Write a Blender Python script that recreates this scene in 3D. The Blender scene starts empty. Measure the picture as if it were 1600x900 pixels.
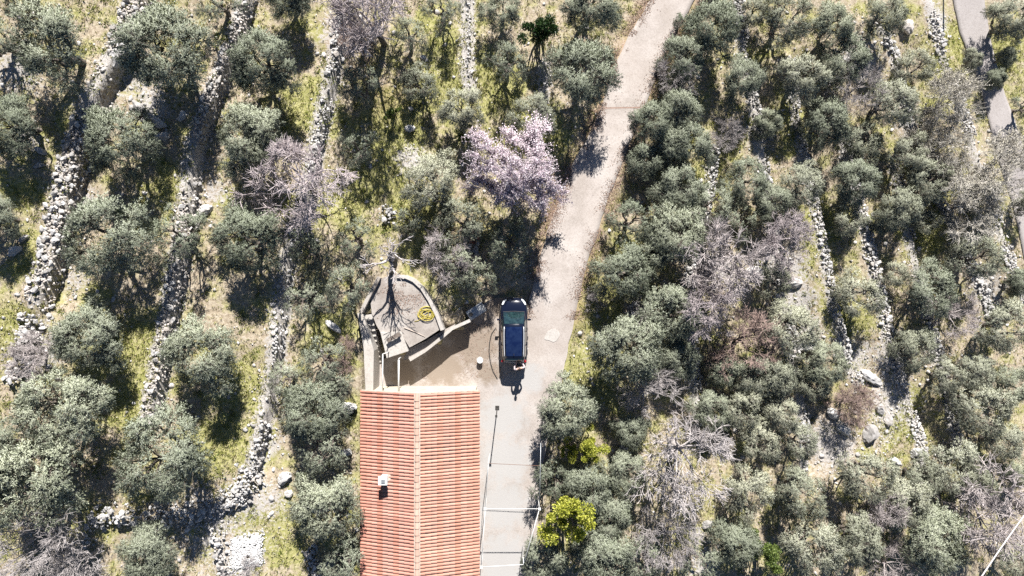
import bpy, bmesh, math, random
import numpy as np
from mathutils import Vector, Matrix

# ------------------------------------------------------------------ camera, world, sun, exposure
scene = bpy.context.scene
CAMH = 45.0                      # drone height above the forecourt, metres
FPX = 1058.0                     # focal length in photo pixels (1600 wide)
SUN_EL, SUN_AZ = math.radians(38.0), math.radians(7.0)   # azimuth from +Y towards +X

cam = bpy.data.cameras.new('camera'); cam_o = bpy.data.objects.new('camera', cam)
scene.collection.objects.link(cam_o); scene.camera = cam_o
cam.sensor_width = 36.0; cam.lens = 36.0 * FPX / 1600.0
cam.clip_start = 0.5; cam.clip_end = 1500
cam_o.location = (0, 0, CAMH); cam_o.rotation_euler = (0, 0, 0)

world = bpy.data.worlds.new('World'); scene.world = world; world.use_nodes = True
wn = world.node_tree; bg = wn.nodes['Background']
sky = wn.nodes.new('ShaderNodeTexSky'); sky.sky_type = 'NISHITA'; sky.sun_disc = False
sky.altitude = 1500; sky.air_density = 0.7; sky.dust_density = 0.1; sky.ozone_density = 1.5
sky.sun_elevation = SUN_EL; sky.sun_rotation = SUN_AZ
wn.links.new(sky.outputs[0], bg.inputs[0]); bg.inputs[1].default_value = 0.05
sun = bpy.data.lights.new('sun', 'SUN'); sun.energy = 5.0; sun.angle = math.radians(0.53)
sun.color = (1.0, 0.965, 0.915)
sun_o = bpy.data.objects.new('sun', sun); scene.collection.objects.link(sun_o)
sd = Vector((math.sin(SUN_AZ) * math.cos(SUN_EL), math.cos(SUN_AZ) * math.cos(SUN_EL), math.sin(SUN_EL)))
sun_o.rotation_euler = sd.to_track_quat('Z', 'Y').to_euler(); sun_o.location = sd * 80
vs = scene.view_settings; vs.view_transform = 'Standard'; vs.look = 'None'; vs.exposure = 1.08; vs.gamma = 1.0
scene.cycles.max_bounces = 3; scene.cycles.glossy_bounces = 2; scene.cycles.diffuse_bounces = 1; scene.cycles.transmission_bounces = 4
scene.cycles.use_denoising = False

C = scene.collection
RNG = np.random.default_rng(7)
random.seed(7)

# ------------------------------------------------------------------ helpers
def link(o): C.objects.link(o); return o

def mesh_np(name, V, faces, mats=None, smooth=False, attrs=None):
    """faces: an (n,k) int array or a list of such arrays."""
    me = bpy.data.meshes.new(name)
    if not isinstance(faces, (list, tuple)): faces = [faces]
    faces = [np.asarray(f, dtype=np.int32) for f in faces if len(f)]
    V = np.ascontiguousarray(V, dtype=np.float32)
    loops = np.concatenate([f.ravel() for f in faces])
    tot = np.concatenate([np.full(len(f), f.shape[1], dtype=np.int32) for f in faces])
    start = np.concatenate([[0], np.cumsum(tot)[:-1]]).astype(np.int32)
    me.vertices.add(len(V)); me.vertices.foreach_set('co', V.ravel())
    me.loops.add(len(loops)); me.loops.foreach_set('vertex_index', loops)
    me.polygons.add(len(tot)); me.polygons.foreach_set('loop_start', start)
    me.polygons.foreach_set('loop_total', tot)
    if smooth: me.polygons.foreach_set('use_smooth', np.ones(len(tot), dtype=bool))
    if attrs:
        for k, a in attrs.items():
            at = me.attributes.new(k, 'FLOAT', 'POINT'); at.data.foreach_set('value', np.asarray(a, dtype=np.float32))
    me.update(calc_edges=True)
    for m in (mats or []): me.materials.append(m)
    return me

def add(name, me, parent=None, loc=(0, 0, 0), rot=(0, 0, 0), scl=(1, 1, 1)):
    o = bpy.data.objects.new(name, me); o.location = loc; o.rotation_euler = rot; o.scale = scl
    if parent is not None: o.parent = parent
    return link(o)

def tag(o, label=None, cat=None, group=None, kind=None):
    if label: o['label'] = label
    if cat: o['category'] = cat
    if group: o['group'] = group
    if kind: o['kind'] = kind
    return o

def thing(name, label, cat, loc=(0, 0, 0), rotz=0.0, group=None):
    o = bpy.data.objects.new(name, None); o.location = loc; o.rotation_euler = (0, 0, rotz)
    o.empty_display_size = 0.2
    link(o); return tag(o, label, cat, group, 'thing')

class MB:
    """collects boxes, prisms and tubes into one mesh"""
    def __init__(s): s.v = []; s.f = []
    def add(s, vs, fs):
        b = len(s.v); s.v += [tuple(p) for p in vs]; s.f += [tuple(i + b for i in f) for f in fs]; return s
    def box(s, c, d, rz=0.0):
        x, y, z = [k / 2 for k in d]; cs, sn = math.cos(rz), math.sin(rz)
        P = [(-x,-y,-z),(x,-y,-z),(x,y,-z),(-x,y,-z),(-x,-y,z),(x,-y,z),(x,y,z),(-x,y,z)]
        P = [(c[0]+a*cs-b*sn, c[1]+a*sn+b*cs, c[2]+e) for a, b, e in P]
        return s.add(P, [(0,3,2,1),(4,5,6,7),(0,1,5,4),(1,2,6,5),(2,3,7,6),(3,0,4,7)])
    def prism(s, poly, z0, z1):
        n = len(poly)
        a = sum(poly[i][0]*poly[(i+1)%n][1]-poly[(i+1)%n][0]*poly[i][1] for i in range(n))
        if a < 0: poly = poly[::-1]
        P = [(x, y, z0) for x, y in poly] + [(x, y, z1) for x, y in poly]
        return s.add(P, [tuple(range(n-1,-1,-1)), tuple(range(n,2*n))] + [(i,(i+1)%n,n+(i+1)%n,n+i) for i in range(n)])
    def tube(s, pts, r, k=8, cap=True):
        pts = [Vector(p) for p in pts]; n = len(pts)
        rr = r if isinstance(r, (list, tuple)) else [r]*n
        V = []; up = None
        for i, p in enumerate(pts):
            t = (pts[min(i+1,n-1)] - pts[max(i-1,0)]).normalized()
            if up is None:
                up = Vector((0,0,1)) if abs(t.z) < 0.9 else Vector((1,0,0))
            a = t.cross(up).normalized(); up = a.cross(t).normalized()
            for j in range(k):
                th = 2*math.pi*j/k
                V.append(p + (a*math.cos(th) + up*math.sin(th))*rr[i])
        F = [(i*k+j, i*k+(j+1)%k, (i+1)*k+(j+1)%k, (i+1)*k+j) for i in range(n-1) for j in range(k)]
        if cap: F += [tuple(range(k-1,-1,-1)), tuple(range((n-1)*k, n*k))]
        return s.add(V, F)
    def mesh(s, name, mat, smooth=False, bevel=0.0):
        me = bpy.data.meshes.new(name); me.from_pydata(s.v, [], s.f); me.update()
        if bevel:
            bm = bmesh.new(); bm.from_mesh(me)
            es = [e for e in bm.edges if len(e.link_faces) == 2 and e.calc_face_angle(0) > 0.5]
            bmesh.ops.bevel(bm, geom=es, offset=bevel, segments=2, affect='EDGES', profile=0.5)
            bm.to_mesh(me); bm.free()
        if smooth:
            me.polygons.foreach_set('use_smooth', np.ones(len(me.polygons), dtype=bool))
        me.materials.append(mat); return me
    def build(s, name, mat, parent=None, smooth=False, bevel=0.0, loc=(0,0,0)):
        return add(name, s.mesh(name, mat, smooth, bevel), parent, loc)

# value noise in numpy
_NG = np.random.default_rng(3).random((256, 256))
def vnoise(x, y):
    xi = np.floor(x).astype(int); yi = np.floor(y).astype(int)
    fx = x - xi; fy = y - yi; fx = fx*fx*(3-2*fx); fy = fy*fy*(3-2*fy)
    g = lambda a, b: _NG[a % 256, b % 256]
    return (g(xi,yi)*(1-fx)+g(xi+1,yi)*fx)*(1-fy) + (g(xi,yi+1)*(1-fx)+g(xi+1,yi+1)*fx)*fy
def fbm(x, y, o=4):
    s = 0; a = 0.5
    for i in range(o): s = s + a*vnoise(x*2**i + 17*i, y*2**i + 31*i); a *= 0.5
    return s
def sstep(a, b, x):
    t = np.clip((x-a)/(b-a), 0, 1); return t*t*(3-2*t)

# ------------------------------------------------------------------ materials
def nt(name):
    m = bpy.data.materials.new(name); m.use_nodes = True
    return m, m.node_tree.nodes, m.node_tree.links, m.node_tree.nodes['Principled BSDF']
def N(nodes, t, **kw):
    n = nodes.new(t)
    for k, v in kw.items(): setattr(n, k, v)
    return n
def noise(nodes, links, scale, detail=5, coord='Object', rough=0.6, dim='3D'):
    tc = N(nodes, 'ShaderNodeTexCoord'); n = N(nodes, 'ShaderNodeTexNoise')
    n.inputs['Scale'].default_value = scale; n.inputs['Detail'].default_value = detail; n.inputs['Roughness'].default_value = rough
    if coord == 'World':
        g = N(nodes, 'ShaderNodeNewGeometry'); links.new(g.outputs['Position'], n.inputs['Vector'])
    else: links.new(tc.outputs[coord], n.inputs['Vector'])
    return n
def ramp(nodes, links, src, stops):
    r = N(nodes, 'ShaderNodeValToRGB'); e = r.color_ramp.elements
    while len(e) < len(stops): e.new(0.5)
    for i, (p, c) in enumerate(stops):
        e[i].position = p; e[i].color = (*c, 1) if len(c) == 3 else c
    links.new(src, r.inputs[0]); return r
def mix(nodes, links, fac, a, b, mode='MIX'):
    m = N(nodes, 'ShaderNodeMix', data_type='RGBA', blend_type=mode)
    for i, s in ((0, fac), (6, a), (7, b)):
        if hasattr(s, 'is_linked') or hasattr(s, 'links'): links.new(s, m.inputs[i])
        else: m.inputs[i].default_value = s if i == 0 else (*s, 1)
    return m.outputs[2]
def bump(nodes, links, bsdf, src, strength, dist=0.02):
    b = N(nodes, 'ShaderNodeBump'); b.inputs['Strength'].default_value = strength; b.inputs['Distance'].default_value = dist
    links.new(src, b.inputs['Height']); links.new(b.outputs[0], bsdf.inputs['Normal'])

def simple(name, col, rough=0.7, var=0.25, scale=6.0, metal=0.0, bmp=0.2, coat=0.0, rnd=0.0):
    m, n, l, p = nt(name)
    nz = noise(n, l, scale, 6)
    lo = tuple(c*(1-var) for c in col); hi = tuple(min(1, c*(1+var)) for c in col)
    r = ramp(n, l, nz.outputs[0], [(0.3, lo), (0.7, hi)])
    out = r.outputs[0]
    if rnd:
        oi = N(n, 'ShaderNodeObjectInfo')
        rr = ramp(n, l, oi.outputs['Random'], [(0, (1-rnd,)*3), (1, (1+rnd,)*3)])
        out = mix(n, l, 1.0, out, rr.outputs[0], 'MULTIPLY')
    l.new(out, p.inputs['Base Color'])
    p.inputs['Roughness'].default_value = rough; p.inputs['Metallic'].default_value = metal
    p.inputs['Coat Weight'].default_value = coat
    if bmp: bump(n, l, p, nz.outputs[0], bmp)
    return m

def leaf_mat(name, cols, transl=0.25, rough=0.5, objvar=0.25, spec=0.4, tcol=None):
    """cols: colour stops over a random value per leaf; each tree also shifts a little"""
    m, n, l, p = nt(name)
    g = N(n, 'ShaderNodeNewGeometry')
    k = len(cols)
    r = ramp(n, l, g.outputs['Random Per Island'], [(i/(k-1), c) for i, c in enumerate(cols)])
    oi = N(n, 'ShaderNodeObjectInfo')
    rr = ramp(n, l, oi.outputs['Random'], [(0, (1-objvar, 1-objvar*0.9, 1-objvar)), (0.5, (1.0, 1.0, 1.0)), (1, (1+objvar, 1+objvar*0.9, 1+objvar*0.8))])
    c = mix(n, l, 1.0, r.outputs[0], rr.outputs[0], 'MULTIPLY')
    l.new(c, p.inputs['Base Color']); p.inputs['Roughness'].default_value = rough
    p.inputs['Specular IOR Level'].default_value = spec
    if not transl: return m
    t = N(n, 'ShaderNodeBsdfTranslucent')
    tc = mix(n, l, 1.0, c, tcol or (1.1, 1.25, 0.6), 'MULTIPLY'); l.new(tc, t.inputs[0])
    ms = N(n, 'ShaderNodeMixShader'); ms.inputs[0].default_value = transl
    out = n['Material Output']
    l.new(p.outputs[0], ms.inputs[1]); l.new(t.outputs[0], ms.inputs[2]); l.new(ms.outputs[0], out.inputs[0])
    return m

M = {}
M['olive'] = leaf_mat('olive_leaf', [(0.21,0.235,0.16), (0.27,0.295,0.21), (0.32,0.345,0.262), (0.385,0.405,0.33)], 0, 0.6, 0.2, 0.15)
M['olive_pale'] = leaf_mat('pale_olive_leaf', [(0.29,0.30,0.205), (0.35,0.36,0.265), (0.40,0.41,0.318), (0.46,0.47,0.39)], 0, 0.6, 0.2, 0.15)
M['bud'] = leaf_mat('pale_bud', [(0.36,0.33,0.26), (0.46,0.43,0.34), (0.56,0.53,0.44)], 0, 0.7, 0.1)
M['yellow'] = leaf_mat('yellow_green_leaf', [(0.18,0.21,0.03), (0.32,0.34,0.045), (0.45,0.45,0.07), (0.54,0.52,0.14)], 0.3, 0.4, 0.1)
M['bright'] = leaf_mat('bright_green_leaf', [(0.05,0.08,0.02), (0.09,0.135,0.03), (0.15,0.20,0.05), (0.22,0.26,0.09)], 0.25, 0.35, 0.15)
M['dark'] = leaf_mat('dark_green_leaf', [(0.012,0.03,0.01), (0.025,0.055,0.015), (0.05,0.09,0.03)], 0.15, 0.3, 0.1)
M['blossom'] = leaf_mat('pink_blossom', [(0.64,0.51,0.58), (0.74,0.63,0.69), (0.81,0.73,0.77), (0.86,0.81,0.84)], 0.3, 0.7, 0.05, 0.2, (1.0,0.9,0.95))
M['grass'] = leaf_mat('grass_blade', [(0.13,0.16,0.03), (0.28,0.30,0.08), (0.42,0.39,0.17), (0.52,0.46,0.29), (0.40,0.32,0.21)], 0.3, 0.6, 0.0, 0.2)
M['litter'] = leaf_mat('fallen_leaf', [(0.24,0.15,0.11), (0.36,0.25,0.20), (0.46,0.34,0.285), (0.30,0.23,0.18)], 0.05, 0.8, 0.0, 0.1)
M['bark'] = simple('olive_bark', (0.15,0.125,0.105), 0.9, 0.5, 14, bmp=0.6, rnd=0.2)
M['figbark'] = simple('fig_bark', (0.46,0.42,0.41), 0.8, 0.25, 9, bmp=0.3, rnd=0.15)
M['twig'] = simple('grey_twig', (0.44,0.39,0.38), 0.85, 0.3, 6, bmp=0, rnd=0.2)
M['pinktwig'] = simple('mauve_twig', (0.49,0.425,0.425), 0.85, 0.3, 6, bmp=0, rnd=0.15)
M['browntwig'] = simple('brown_twig', (0.30,0.22,0.19), 0.9, 0.3, 6, bmp=0, rnd=0.2)
M['paletwig'] = simple('pale_twig', (0.58,0.54,0.48), 0.85, 0.25, 6, bmp=0, rnd=0.12)

def stone_mat():
    m, n, l, p = nt('limestone')
    nz = noise(n, l, 2.6, 8, 'World'); n2 = noise(n, l, 14, 4, 'World')
    r = ramp(n, l, nz.outputs[0], [(0.24, (0.33,0.325,0.32)), (0.42, (0.51,0.508,0.51)), (0.68, (0.64,0.64,0.65))])
    oi = N(n, 'ShaderNodeObjectInfo')
    rr = ramp(n, l, oi.outputs['Random'], [(0, (0.60,0.585,0.57)), (0.3, (0.90,0.89,0.88)), (0.75, (1.05,1.05,1.05)), (1, (0.95,0.87,0.80))])
    g = N(n, 'ShaderNodeNewGeometry')
    ri = ramp(n, l, g.outputs['Random Per Island'], [(0, (0.68,0.67,0.65)), (1, (1.12,1.1,1.08))])
    c = mix(n, l, 1.0, r.outputs[0], rr.outputs[0], 'MULTIPLY')
    c = mix(n, l, 1.0, c, ri.outputs[0], 'MULTIPLY')
    s = ramp(n, l, n2.outputs[0], [(0.33, (0.75,0.73,0.68)), (0.5, (1,1,1))])
    c = mix(n, l, 0.7, c, s.outputs[0], 'MULTIPLY')
    l.new(c, p.inputs['Base Color']); p.inputs['Roughness'].default_value = 0.9
    bump(n, l, p, n2.outputs[0], 0.6, 0.03)
    return m
M['stone'] = stone_mat()

def concrete(name, c0, c1, c2, stain=(0.30,0.25,0.2), sstr=0.5):
    m, n, l, p = nt(name)
    a = noise(n, l, 0.55, 6, 'World'); b = noise(n, l, 9.0, 8, 'World', 0.75); d = noise(n, l, 0.16, 3, 'World')
    f = noise(n, l, 38.0, 3, 'World', 0.8)
    r = ramp(n, l, a.outputs[0], [(0.32, c0), (0.5, c1), (0.68, c2)])
    rb = ramp(n, l, b.outputs[0], [(0.33, (0.72,0.70,0.68)), (0.52, (1,1,1)), (0.75, (1.10,1.10,1.10))])
    c = mix(n, l, 0.85, r.outputs[0], rb.outputs[0], 'MULTIPLY')
    rf = ramp(n, l, f.outputs[0], [(0.35, (0.70,0.68,0.66)), (0.5, (1,1,1)), (0.68, (1.12,1.12,1.12))])
    c = mix(n, l, 0.8, c, rf.outputs[0], 'MULTIPLY')
    rs = ramp(n, l, d.outputs[0], [(0.48, (0,0,0)), (0.68, (1,1,1))])
    mm = N(n, 'ShaderNodeMath', operation='MULTIPLY'); l.new(rs.outputs[0], mm.inputs[0]); mm.inputs[1].default_value = sstr
    c = mix(n, l, mm.outputs[0], c, stain)
    l.new(c, p.inputs['Base Color']); p.inputs['Roughness'].default_value = 0.92
    bump(n, l, p, b.outputs[0], 0.5, 0.02)
    return m
M['track'] = concrete('track_concrete', (0.35,0.31,0.28), (0.43,0.385,0.355), (0.49,0.45,0.42), (0.33,0.275,0.235), 0.4)
M['court'] = concrete('court_concrete', (0.35,0.31,0.28), (0.43,0.385,0.355), (0.49,0.45,0.42), (0.33,0.275,0.235), 0.4)
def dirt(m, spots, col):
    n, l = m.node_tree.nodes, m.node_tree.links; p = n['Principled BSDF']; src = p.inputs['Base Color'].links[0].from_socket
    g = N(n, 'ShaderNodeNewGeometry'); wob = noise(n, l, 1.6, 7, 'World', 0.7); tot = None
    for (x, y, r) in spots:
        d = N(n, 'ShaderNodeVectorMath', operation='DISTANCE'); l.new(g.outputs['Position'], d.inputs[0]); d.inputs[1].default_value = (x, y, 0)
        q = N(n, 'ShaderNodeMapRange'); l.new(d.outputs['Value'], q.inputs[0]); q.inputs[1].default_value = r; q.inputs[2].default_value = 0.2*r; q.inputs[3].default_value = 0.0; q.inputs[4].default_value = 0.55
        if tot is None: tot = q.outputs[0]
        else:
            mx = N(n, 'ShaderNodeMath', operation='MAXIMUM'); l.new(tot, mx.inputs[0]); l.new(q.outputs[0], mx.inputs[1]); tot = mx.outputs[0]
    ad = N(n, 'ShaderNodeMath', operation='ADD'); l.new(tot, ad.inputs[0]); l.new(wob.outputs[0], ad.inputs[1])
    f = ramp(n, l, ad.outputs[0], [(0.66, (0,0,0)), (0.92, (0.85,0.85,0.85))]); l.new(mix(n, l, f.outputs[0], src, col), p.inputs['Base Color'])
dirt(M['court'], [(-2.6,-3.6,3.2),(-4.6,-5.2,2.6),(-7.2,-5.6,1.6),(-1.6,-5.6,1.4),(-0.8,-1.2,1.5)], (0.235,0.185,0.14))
dirt(M['court'], [(-0.6,-8.5,2.6),(-0.4,-11.5,2.8),(-0.6,-14.5,2.8),(-0.6,-18,3.0),(1.2,-6.0,1.6)], (0.405,0.395,0.385))
M['asphalt'] = concrete('asphalt', (0.35,0.32,0.31), (0.385,0.355,0.345), (0.42,0.39,0.38), (0.32,0.29,0.275), 0.3)
M['platform'] = concrete('platform_concrete', (0.29,0.255,0.23), (0.39,0.355,0.325), (0.46,0.43,0.40), (0.21,0.16,0.135), 0.6)
dirt(M['platform'], [(-6.6,-0.2,2.0),(-8.3,-0.8,1.3),(-5.4,-1.3,0.9)], (0.23,0.17,0.145))
M['cement'] = concrete('pale_cement', (0.41,0.375,0.34), (0.48,0.45,0.415), (0.54,0.515,0.485), (0.42,0.38,0.32), 0.4)
M['patch'] = concrete('cement_patch', (0.44,0.41,0.38), (0.50,0.47,0.44), (0.55,0.525,0.50), (0.40,0.37,0.33), 0.3)
M['plaster'] = simple('house_plaster', (0.52,0.46,0.36), 0.9, 0.15, 3, bmp=0.3)
M['white_paint'] = simple('white_paint', (0.66,0.655,0.64), 0.5, 0.06, 8, bmp=0.05)
M['chimney'] = simple('chimney_plaster', (0.66,0.66,0.66), 0.85, 0.12, 10, bmp=0.2)
M['rust'] = simple('rusty_iron', (0.20,0.11,0.075), 0.9, 0.4, 20, bmp=0.4)
M['darkmetal'] = simple('dark_metal', (0.07,0.065,0.06), 0.6, 0.3, 20, metal=0.5)
M['greymetal'] = simple('grey_metal', (0.42,0.44,0.45), 0.45, 0.2, 12, metal=0.6)
M['draindirt'] = simple('drain_rust', (0.30,0.205,0.165), 0.9, 0.3, 20)
M['hose'] = simple('yellow_hose', (0.52,0.43,0.07), 0.5, 0.15, 20, bmp=0)
M['blackhose'] = simple('black_hose', (0.03,0.03,0.03), 0.5, 0.2, 20, bmp=0)
M['wood'] = simple('weathered_wood', (0.16,0.13,0.11), 0.85, 0.35, 12)
M['palewood'] = simple('pale_wood', (0.5,0.42,0.36), 0.8, 0.2, 12)
M['cable'] = simple('cable_sheath', (0.72,0.68,0.66), 0.5, 0.05, 4, bmp=0)
M['brick'] = simple('old_brick', (0.42,0.16,0.10), 0.9, 0.3, 9, rnd=0.3)

def tile_mat(name, cols):
    m, n, l, p = nt(name)
    g = N(n, 'ShaderNodeNewGeometry')
    k = len(cols)
    r = ramp(n, l, g.outputs['Random Per Island'], [(i/(k-1), c) for i, c in enumerate(cols)])
    oi = N(n, 'ShaderNodeObjectInfo')
    rr = ramp(n, l, oi.outputs['Random'], [(0, (0.88,0.86,0.85)), (1, (1.1,1.1,1.1))])
    c = mix(n, l, 1.0, r.outputs[0], rr.outputs[0], 'MULTIPLY')
    nz = noise(n, l, 1.1, 7, 'World'); n2 = noise(n, l, 22, 4, 'World')
    w = ramp(n, l, nz.outputs[0], [(0.35, (0.74,0.70,0.68)), (0.55, (1,1,1)), (0.75, (1.1,1.12,1.12))])
    c = mix(n, l, 0.45, c, w.outputs[0], 'MULTIPLY')
    li = ramp(n, l, n2.outputs[0], [(0.62, (0,0,0)), (0.72, (1,1,1))])
    mm = N(n, 'ShaderNodeMath', operation='MULTIPLY'); l.new(li.outputs[0], mm.inputs[0]); mm.inputs[1].default_value = 0.35
    c = mix(n, l, mm.outputs[0], c, (0.50,0.42,0.34))
    l.new(c, p.inputs['Base Color']); p.inputs['Roughness'].default_value = 0.85
    bump(n, l, p, n2.outputs[0], 0.3, 0.01)
    return m
M['tile_left'] = tile_mat('terracotta_red', [(0.42,0.18,0.125), (0.49,0.22,0.16), (0.54,0.26,0.20), (0.48,0.26,0.205)])
M['tile_right'] = tile_mat('terracotta_orange', [(0.44,0.205,0.14), (0.50,0.245,0.175), (0.55,0.285,0.21), (0.50,0.275,0.21)])
M['tile_ridge'] = tile_mat('terracotta_pale', [(0.46,0.29,0.22), (0.55,0.38,0.30), (0.43,0.27,0.21)])
M['mortar'] = simple('mortar', (0.50,0.44,0.37), 0.95, 0.2, 12)

def ground_mat():
    m, n, l, p = nt('hill_soil')
    A = lambda k: N(n, 'ShaderNodeAttribute', attribute_name=k).outputs['Fac']
    a = noise(n, l, 0.7, 8, 'World', 0.65); b = noise(n, l, 5.0, 8, 'World', 0.75); c3 = noise(n, l, 17.0, 5, 'World', 0.7)
    soil = ramp(n, l, b.outputs[0], [(0.26, (0.15,0.115,0.075)), (0.42, (0.31,0.25,0.18)), (0.57, (0.46,0.395,0.30)), (0.72, (0.56,0.51,0.43))])
    gr = ramp(n, l, b.outputs[0], [(0.26, (0.12,0.13,0.035)), (0.42, (0.26,0.26,0.085)), (0.58, (0.42,0.39,0.19)), (0.74, (0.52,0.47,0.32))])
    ro = ramp(n, l, c3.outputs[0], [(0.3, (0.22,0.19,0.16)), (0.48, (0.44,0.41,0.38)), (0.66, (0.56,0.545,0.53))])
    add1 = N(n, 'ShaderNodeMath', operation='ADD'); l.new(A('grassy'), add1.inputs[0])
    sc = N(n, 'ShaderNodeMapRange'); l.new(a.outputs[0], sc.inputs[0]); sc.inputs[1].default_value = 0.3; sc.inputs[2].default_value = 0.7
    sc.inputs[3].default_value = -0.45; sc.inputs[4].default_value = 0.45
    l.new(sc.outputs[0], add1.inputs[1])
    f1 = ramp(n, l, add1.outputs[0], [(0.3, (0,0,0)), (0.65, (1,1,1))])
    c = mix(n, l, f1.outputs[0], soil.outputs[0], gr.outputs[0])
    add2 = N(n, 'ShaderNodeMath', operation='ADD'); l.new(A('rocky'), add2.inputs[0])
    sc2 = N(n, 'ShaderNodeMapRange'); l.new(b.outputs[0], sc2.inputs[0]); sc2.inputs[1].default_value = 0.3; sc2.inputs[2].default_value = 0.7
    sc2.inputs[3].default_value = -0.4; sc2.inputs[4].default_value = 0.4; l.new(sc2.outputs[0], add2.inputs[1])
    f2 = ramp(n, l, add2.outputs[0], [(0.4, (0,0,0)), (0.62, (1,1,1))])
    c = mix(n, l, f2.outputs[0], c, ro.outputs[0])
    lf = A('litter'); add3 = N(n, 'ShaderNodeMath', operation='MULTIPLY'); l.new(lf, add3.inputs[0])
    f3 = ramp(n, l, c3.outputs[0], [(0.4, (0.2,0.2,0.2)), (0.6, (1,1,1))]); l.new(f3.outputs[0], add3.inputs[1])
    c = mix(n, l, add3.outputs[0], c, (0.33,0.205,0.15))
    l.new(c, p.inputs['Base Color']); p.inputs['Roughness'].default_value = 0.95
    p.inputs['Specular IOR Level'].default_value = 0.15
    bump(n, l, p, b.outputs[0], 0.9, 0.08)
    return m
M['ground'] = ground_mat()

# ------------------------------------------------------------------ terrain: a hillside falling from left to right in stone terraces
_PX = np.array([-160, -60, -36, -26, -18, -11.5, -9.6, -2.0, 3.0, 8.0, 14.0, 24.0, 38.0, 62.0, 160.0])
_PZ = np.array([30.0, 11.5, 7.0, 5.2, 3.7, 2.35, 1.75, 0.45, -0.25, -1.1, -2.3, -4.3, -7.3, -12.0, -30.0])
def zplane(x): return np.interp(x, _PX, _PZ)
def px2w(u, v, z): d = CAMH - z; return np.array([(u-800)/FPX*d, (450-v)/FPX*d, z])
def px_on(u, v, fn, extra=0.0):
    """the point seen at photo position u,v that lies `extra` above fn(x,y); returns x, y, ground z"""
    z = 0.0
    for _ in range(8):
        p = px2w(u, v, z + extra); z = float(fn(p[0], p[1]))
    return p[0], p[1], z

# wall: centreline (photo px), width m, drop m, label
WALLS = [
 dict(k='W1', p=[(205,-25),(197,30),(168,88),(138,150),(118,205),(96,275),(86,320),(76,372),(62,425),(46,478)], w=1.15, h=1.15, big=(0.34,0.62), label='widest pale dry stone terrace wall, leftmost in the photo'),
 dict(k='W2', p=[(384,-25),(366,50),(344,105),(326,145),(313,185),(299,235),(291,285),(287,345),(275,405),(264,465),(256,505),(242,575),(234,625),(226,668)], w=0.66, h=0.95, big=(0.3,0.55), label='long narrow dry stone terrace wall, second from the left edge'),
 dict(k='W3', p=[(532,20),(524,70),(516,120),(507,160),(498,195),(492,230),(478,300),(462,360),(446,410),(440,450),(434,505),(428,555),(419,605),(412,645),(400,700),(388,748)], w=0.42, h=0.85, big=(0.3,0.55), label='long dry stone terrace wall third from the left, running down to the rubble corner'),
 dict(k='W4', p=[(728,-25),(731,60),(730,105),(736,152)], w=0.12, h=0.3, big=(0.2,0.32), label='thin straight stone wall in the green grass at top centre'),
 dict(k='W6', p=[(852,95),(850,130),(846,165),(842,210)], w=0.2, h=0.3, big=(0.2,0.34), label='short thin stone wall left of the pale track near the top'),
 dict(k='R1', p=[(1118,225),(1112,290),(1096,370),(1078,430),(1080,500),(1086,560),(1089,610),(1092,665)], w=0.62, h=0.9, big=(0.3,0.5), label='first long stone terrace wall right of the pale track'),
 dict(k='R2', p=[(1150,-25),(1160,40),(1166,100),(1186,190),(1203,320),(1222,455),(1243,555),(1256,640),(1262,745)], w=0.75, h=1.0, big=(0.3,0.55), label='second long stone terrace wall right of the pale track'),
 dict(k='R3', p=[(1236,90),(1248,180),(1259,250),(1276,320),(1289,395),(1303,470),(1326,560),(1345,605)], w=0.62, h=0.9, big=(0.3,0.5), label='third stone terrace wall right of the pale track'),
 dict(k='R4', p=[(1312,160),(1325,250),(1350,340),(1366,410),(1388,520),(1405,580),(1424,640),(1440,695),(1440,770),(1446,850)], w=0.85, h=1.0, big=(0.3,0.6), label='fourth stone terrace wall from the pale track, broad and pale in the lower right'),
 dict(k='R5', p=[(1398,255),(1414,330),(1428,390),(1450,490),(1468,550),(1489,655),(1499,705)], w=0.75, h=0.9, big=(0.3,0.55), label='fifth stone terrace wall from the pale track, beyond the broad pale one'),
 dict(k='R5b', p=[(1372,30),(1394,75),(1410,130),(1421,190),(1440,240),(1474,320),(1512,400),(1538,455),(1552,500)], w=0.7, h=0.9, big=(0.3,0.55), label='stone terrace wall starting at the bright rocks near top right'),
 dict(k='R6', p=[(1448,-25),(1460,45),(1480,105),(1508,185),(1540,285),(1568,370),(1584,418),(1606,470)], w=0.85, h=0.8, big=(0.3,0.55), label='stone terrace wall running along the left side of the grey asphalt road'),
]
for wdef in WALLS:
    pts = [px_on(u, v, lambda x, y: zplane(x) + 0.5*wdef['h']) for u, v in wdef['p']]
    pts.sort(key=lambda q: q[1])
    wdef['wx'] = np.array([q[0] for q in pts]); wdef['wy'] = np.array([q[1] for q in pts])

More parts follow.
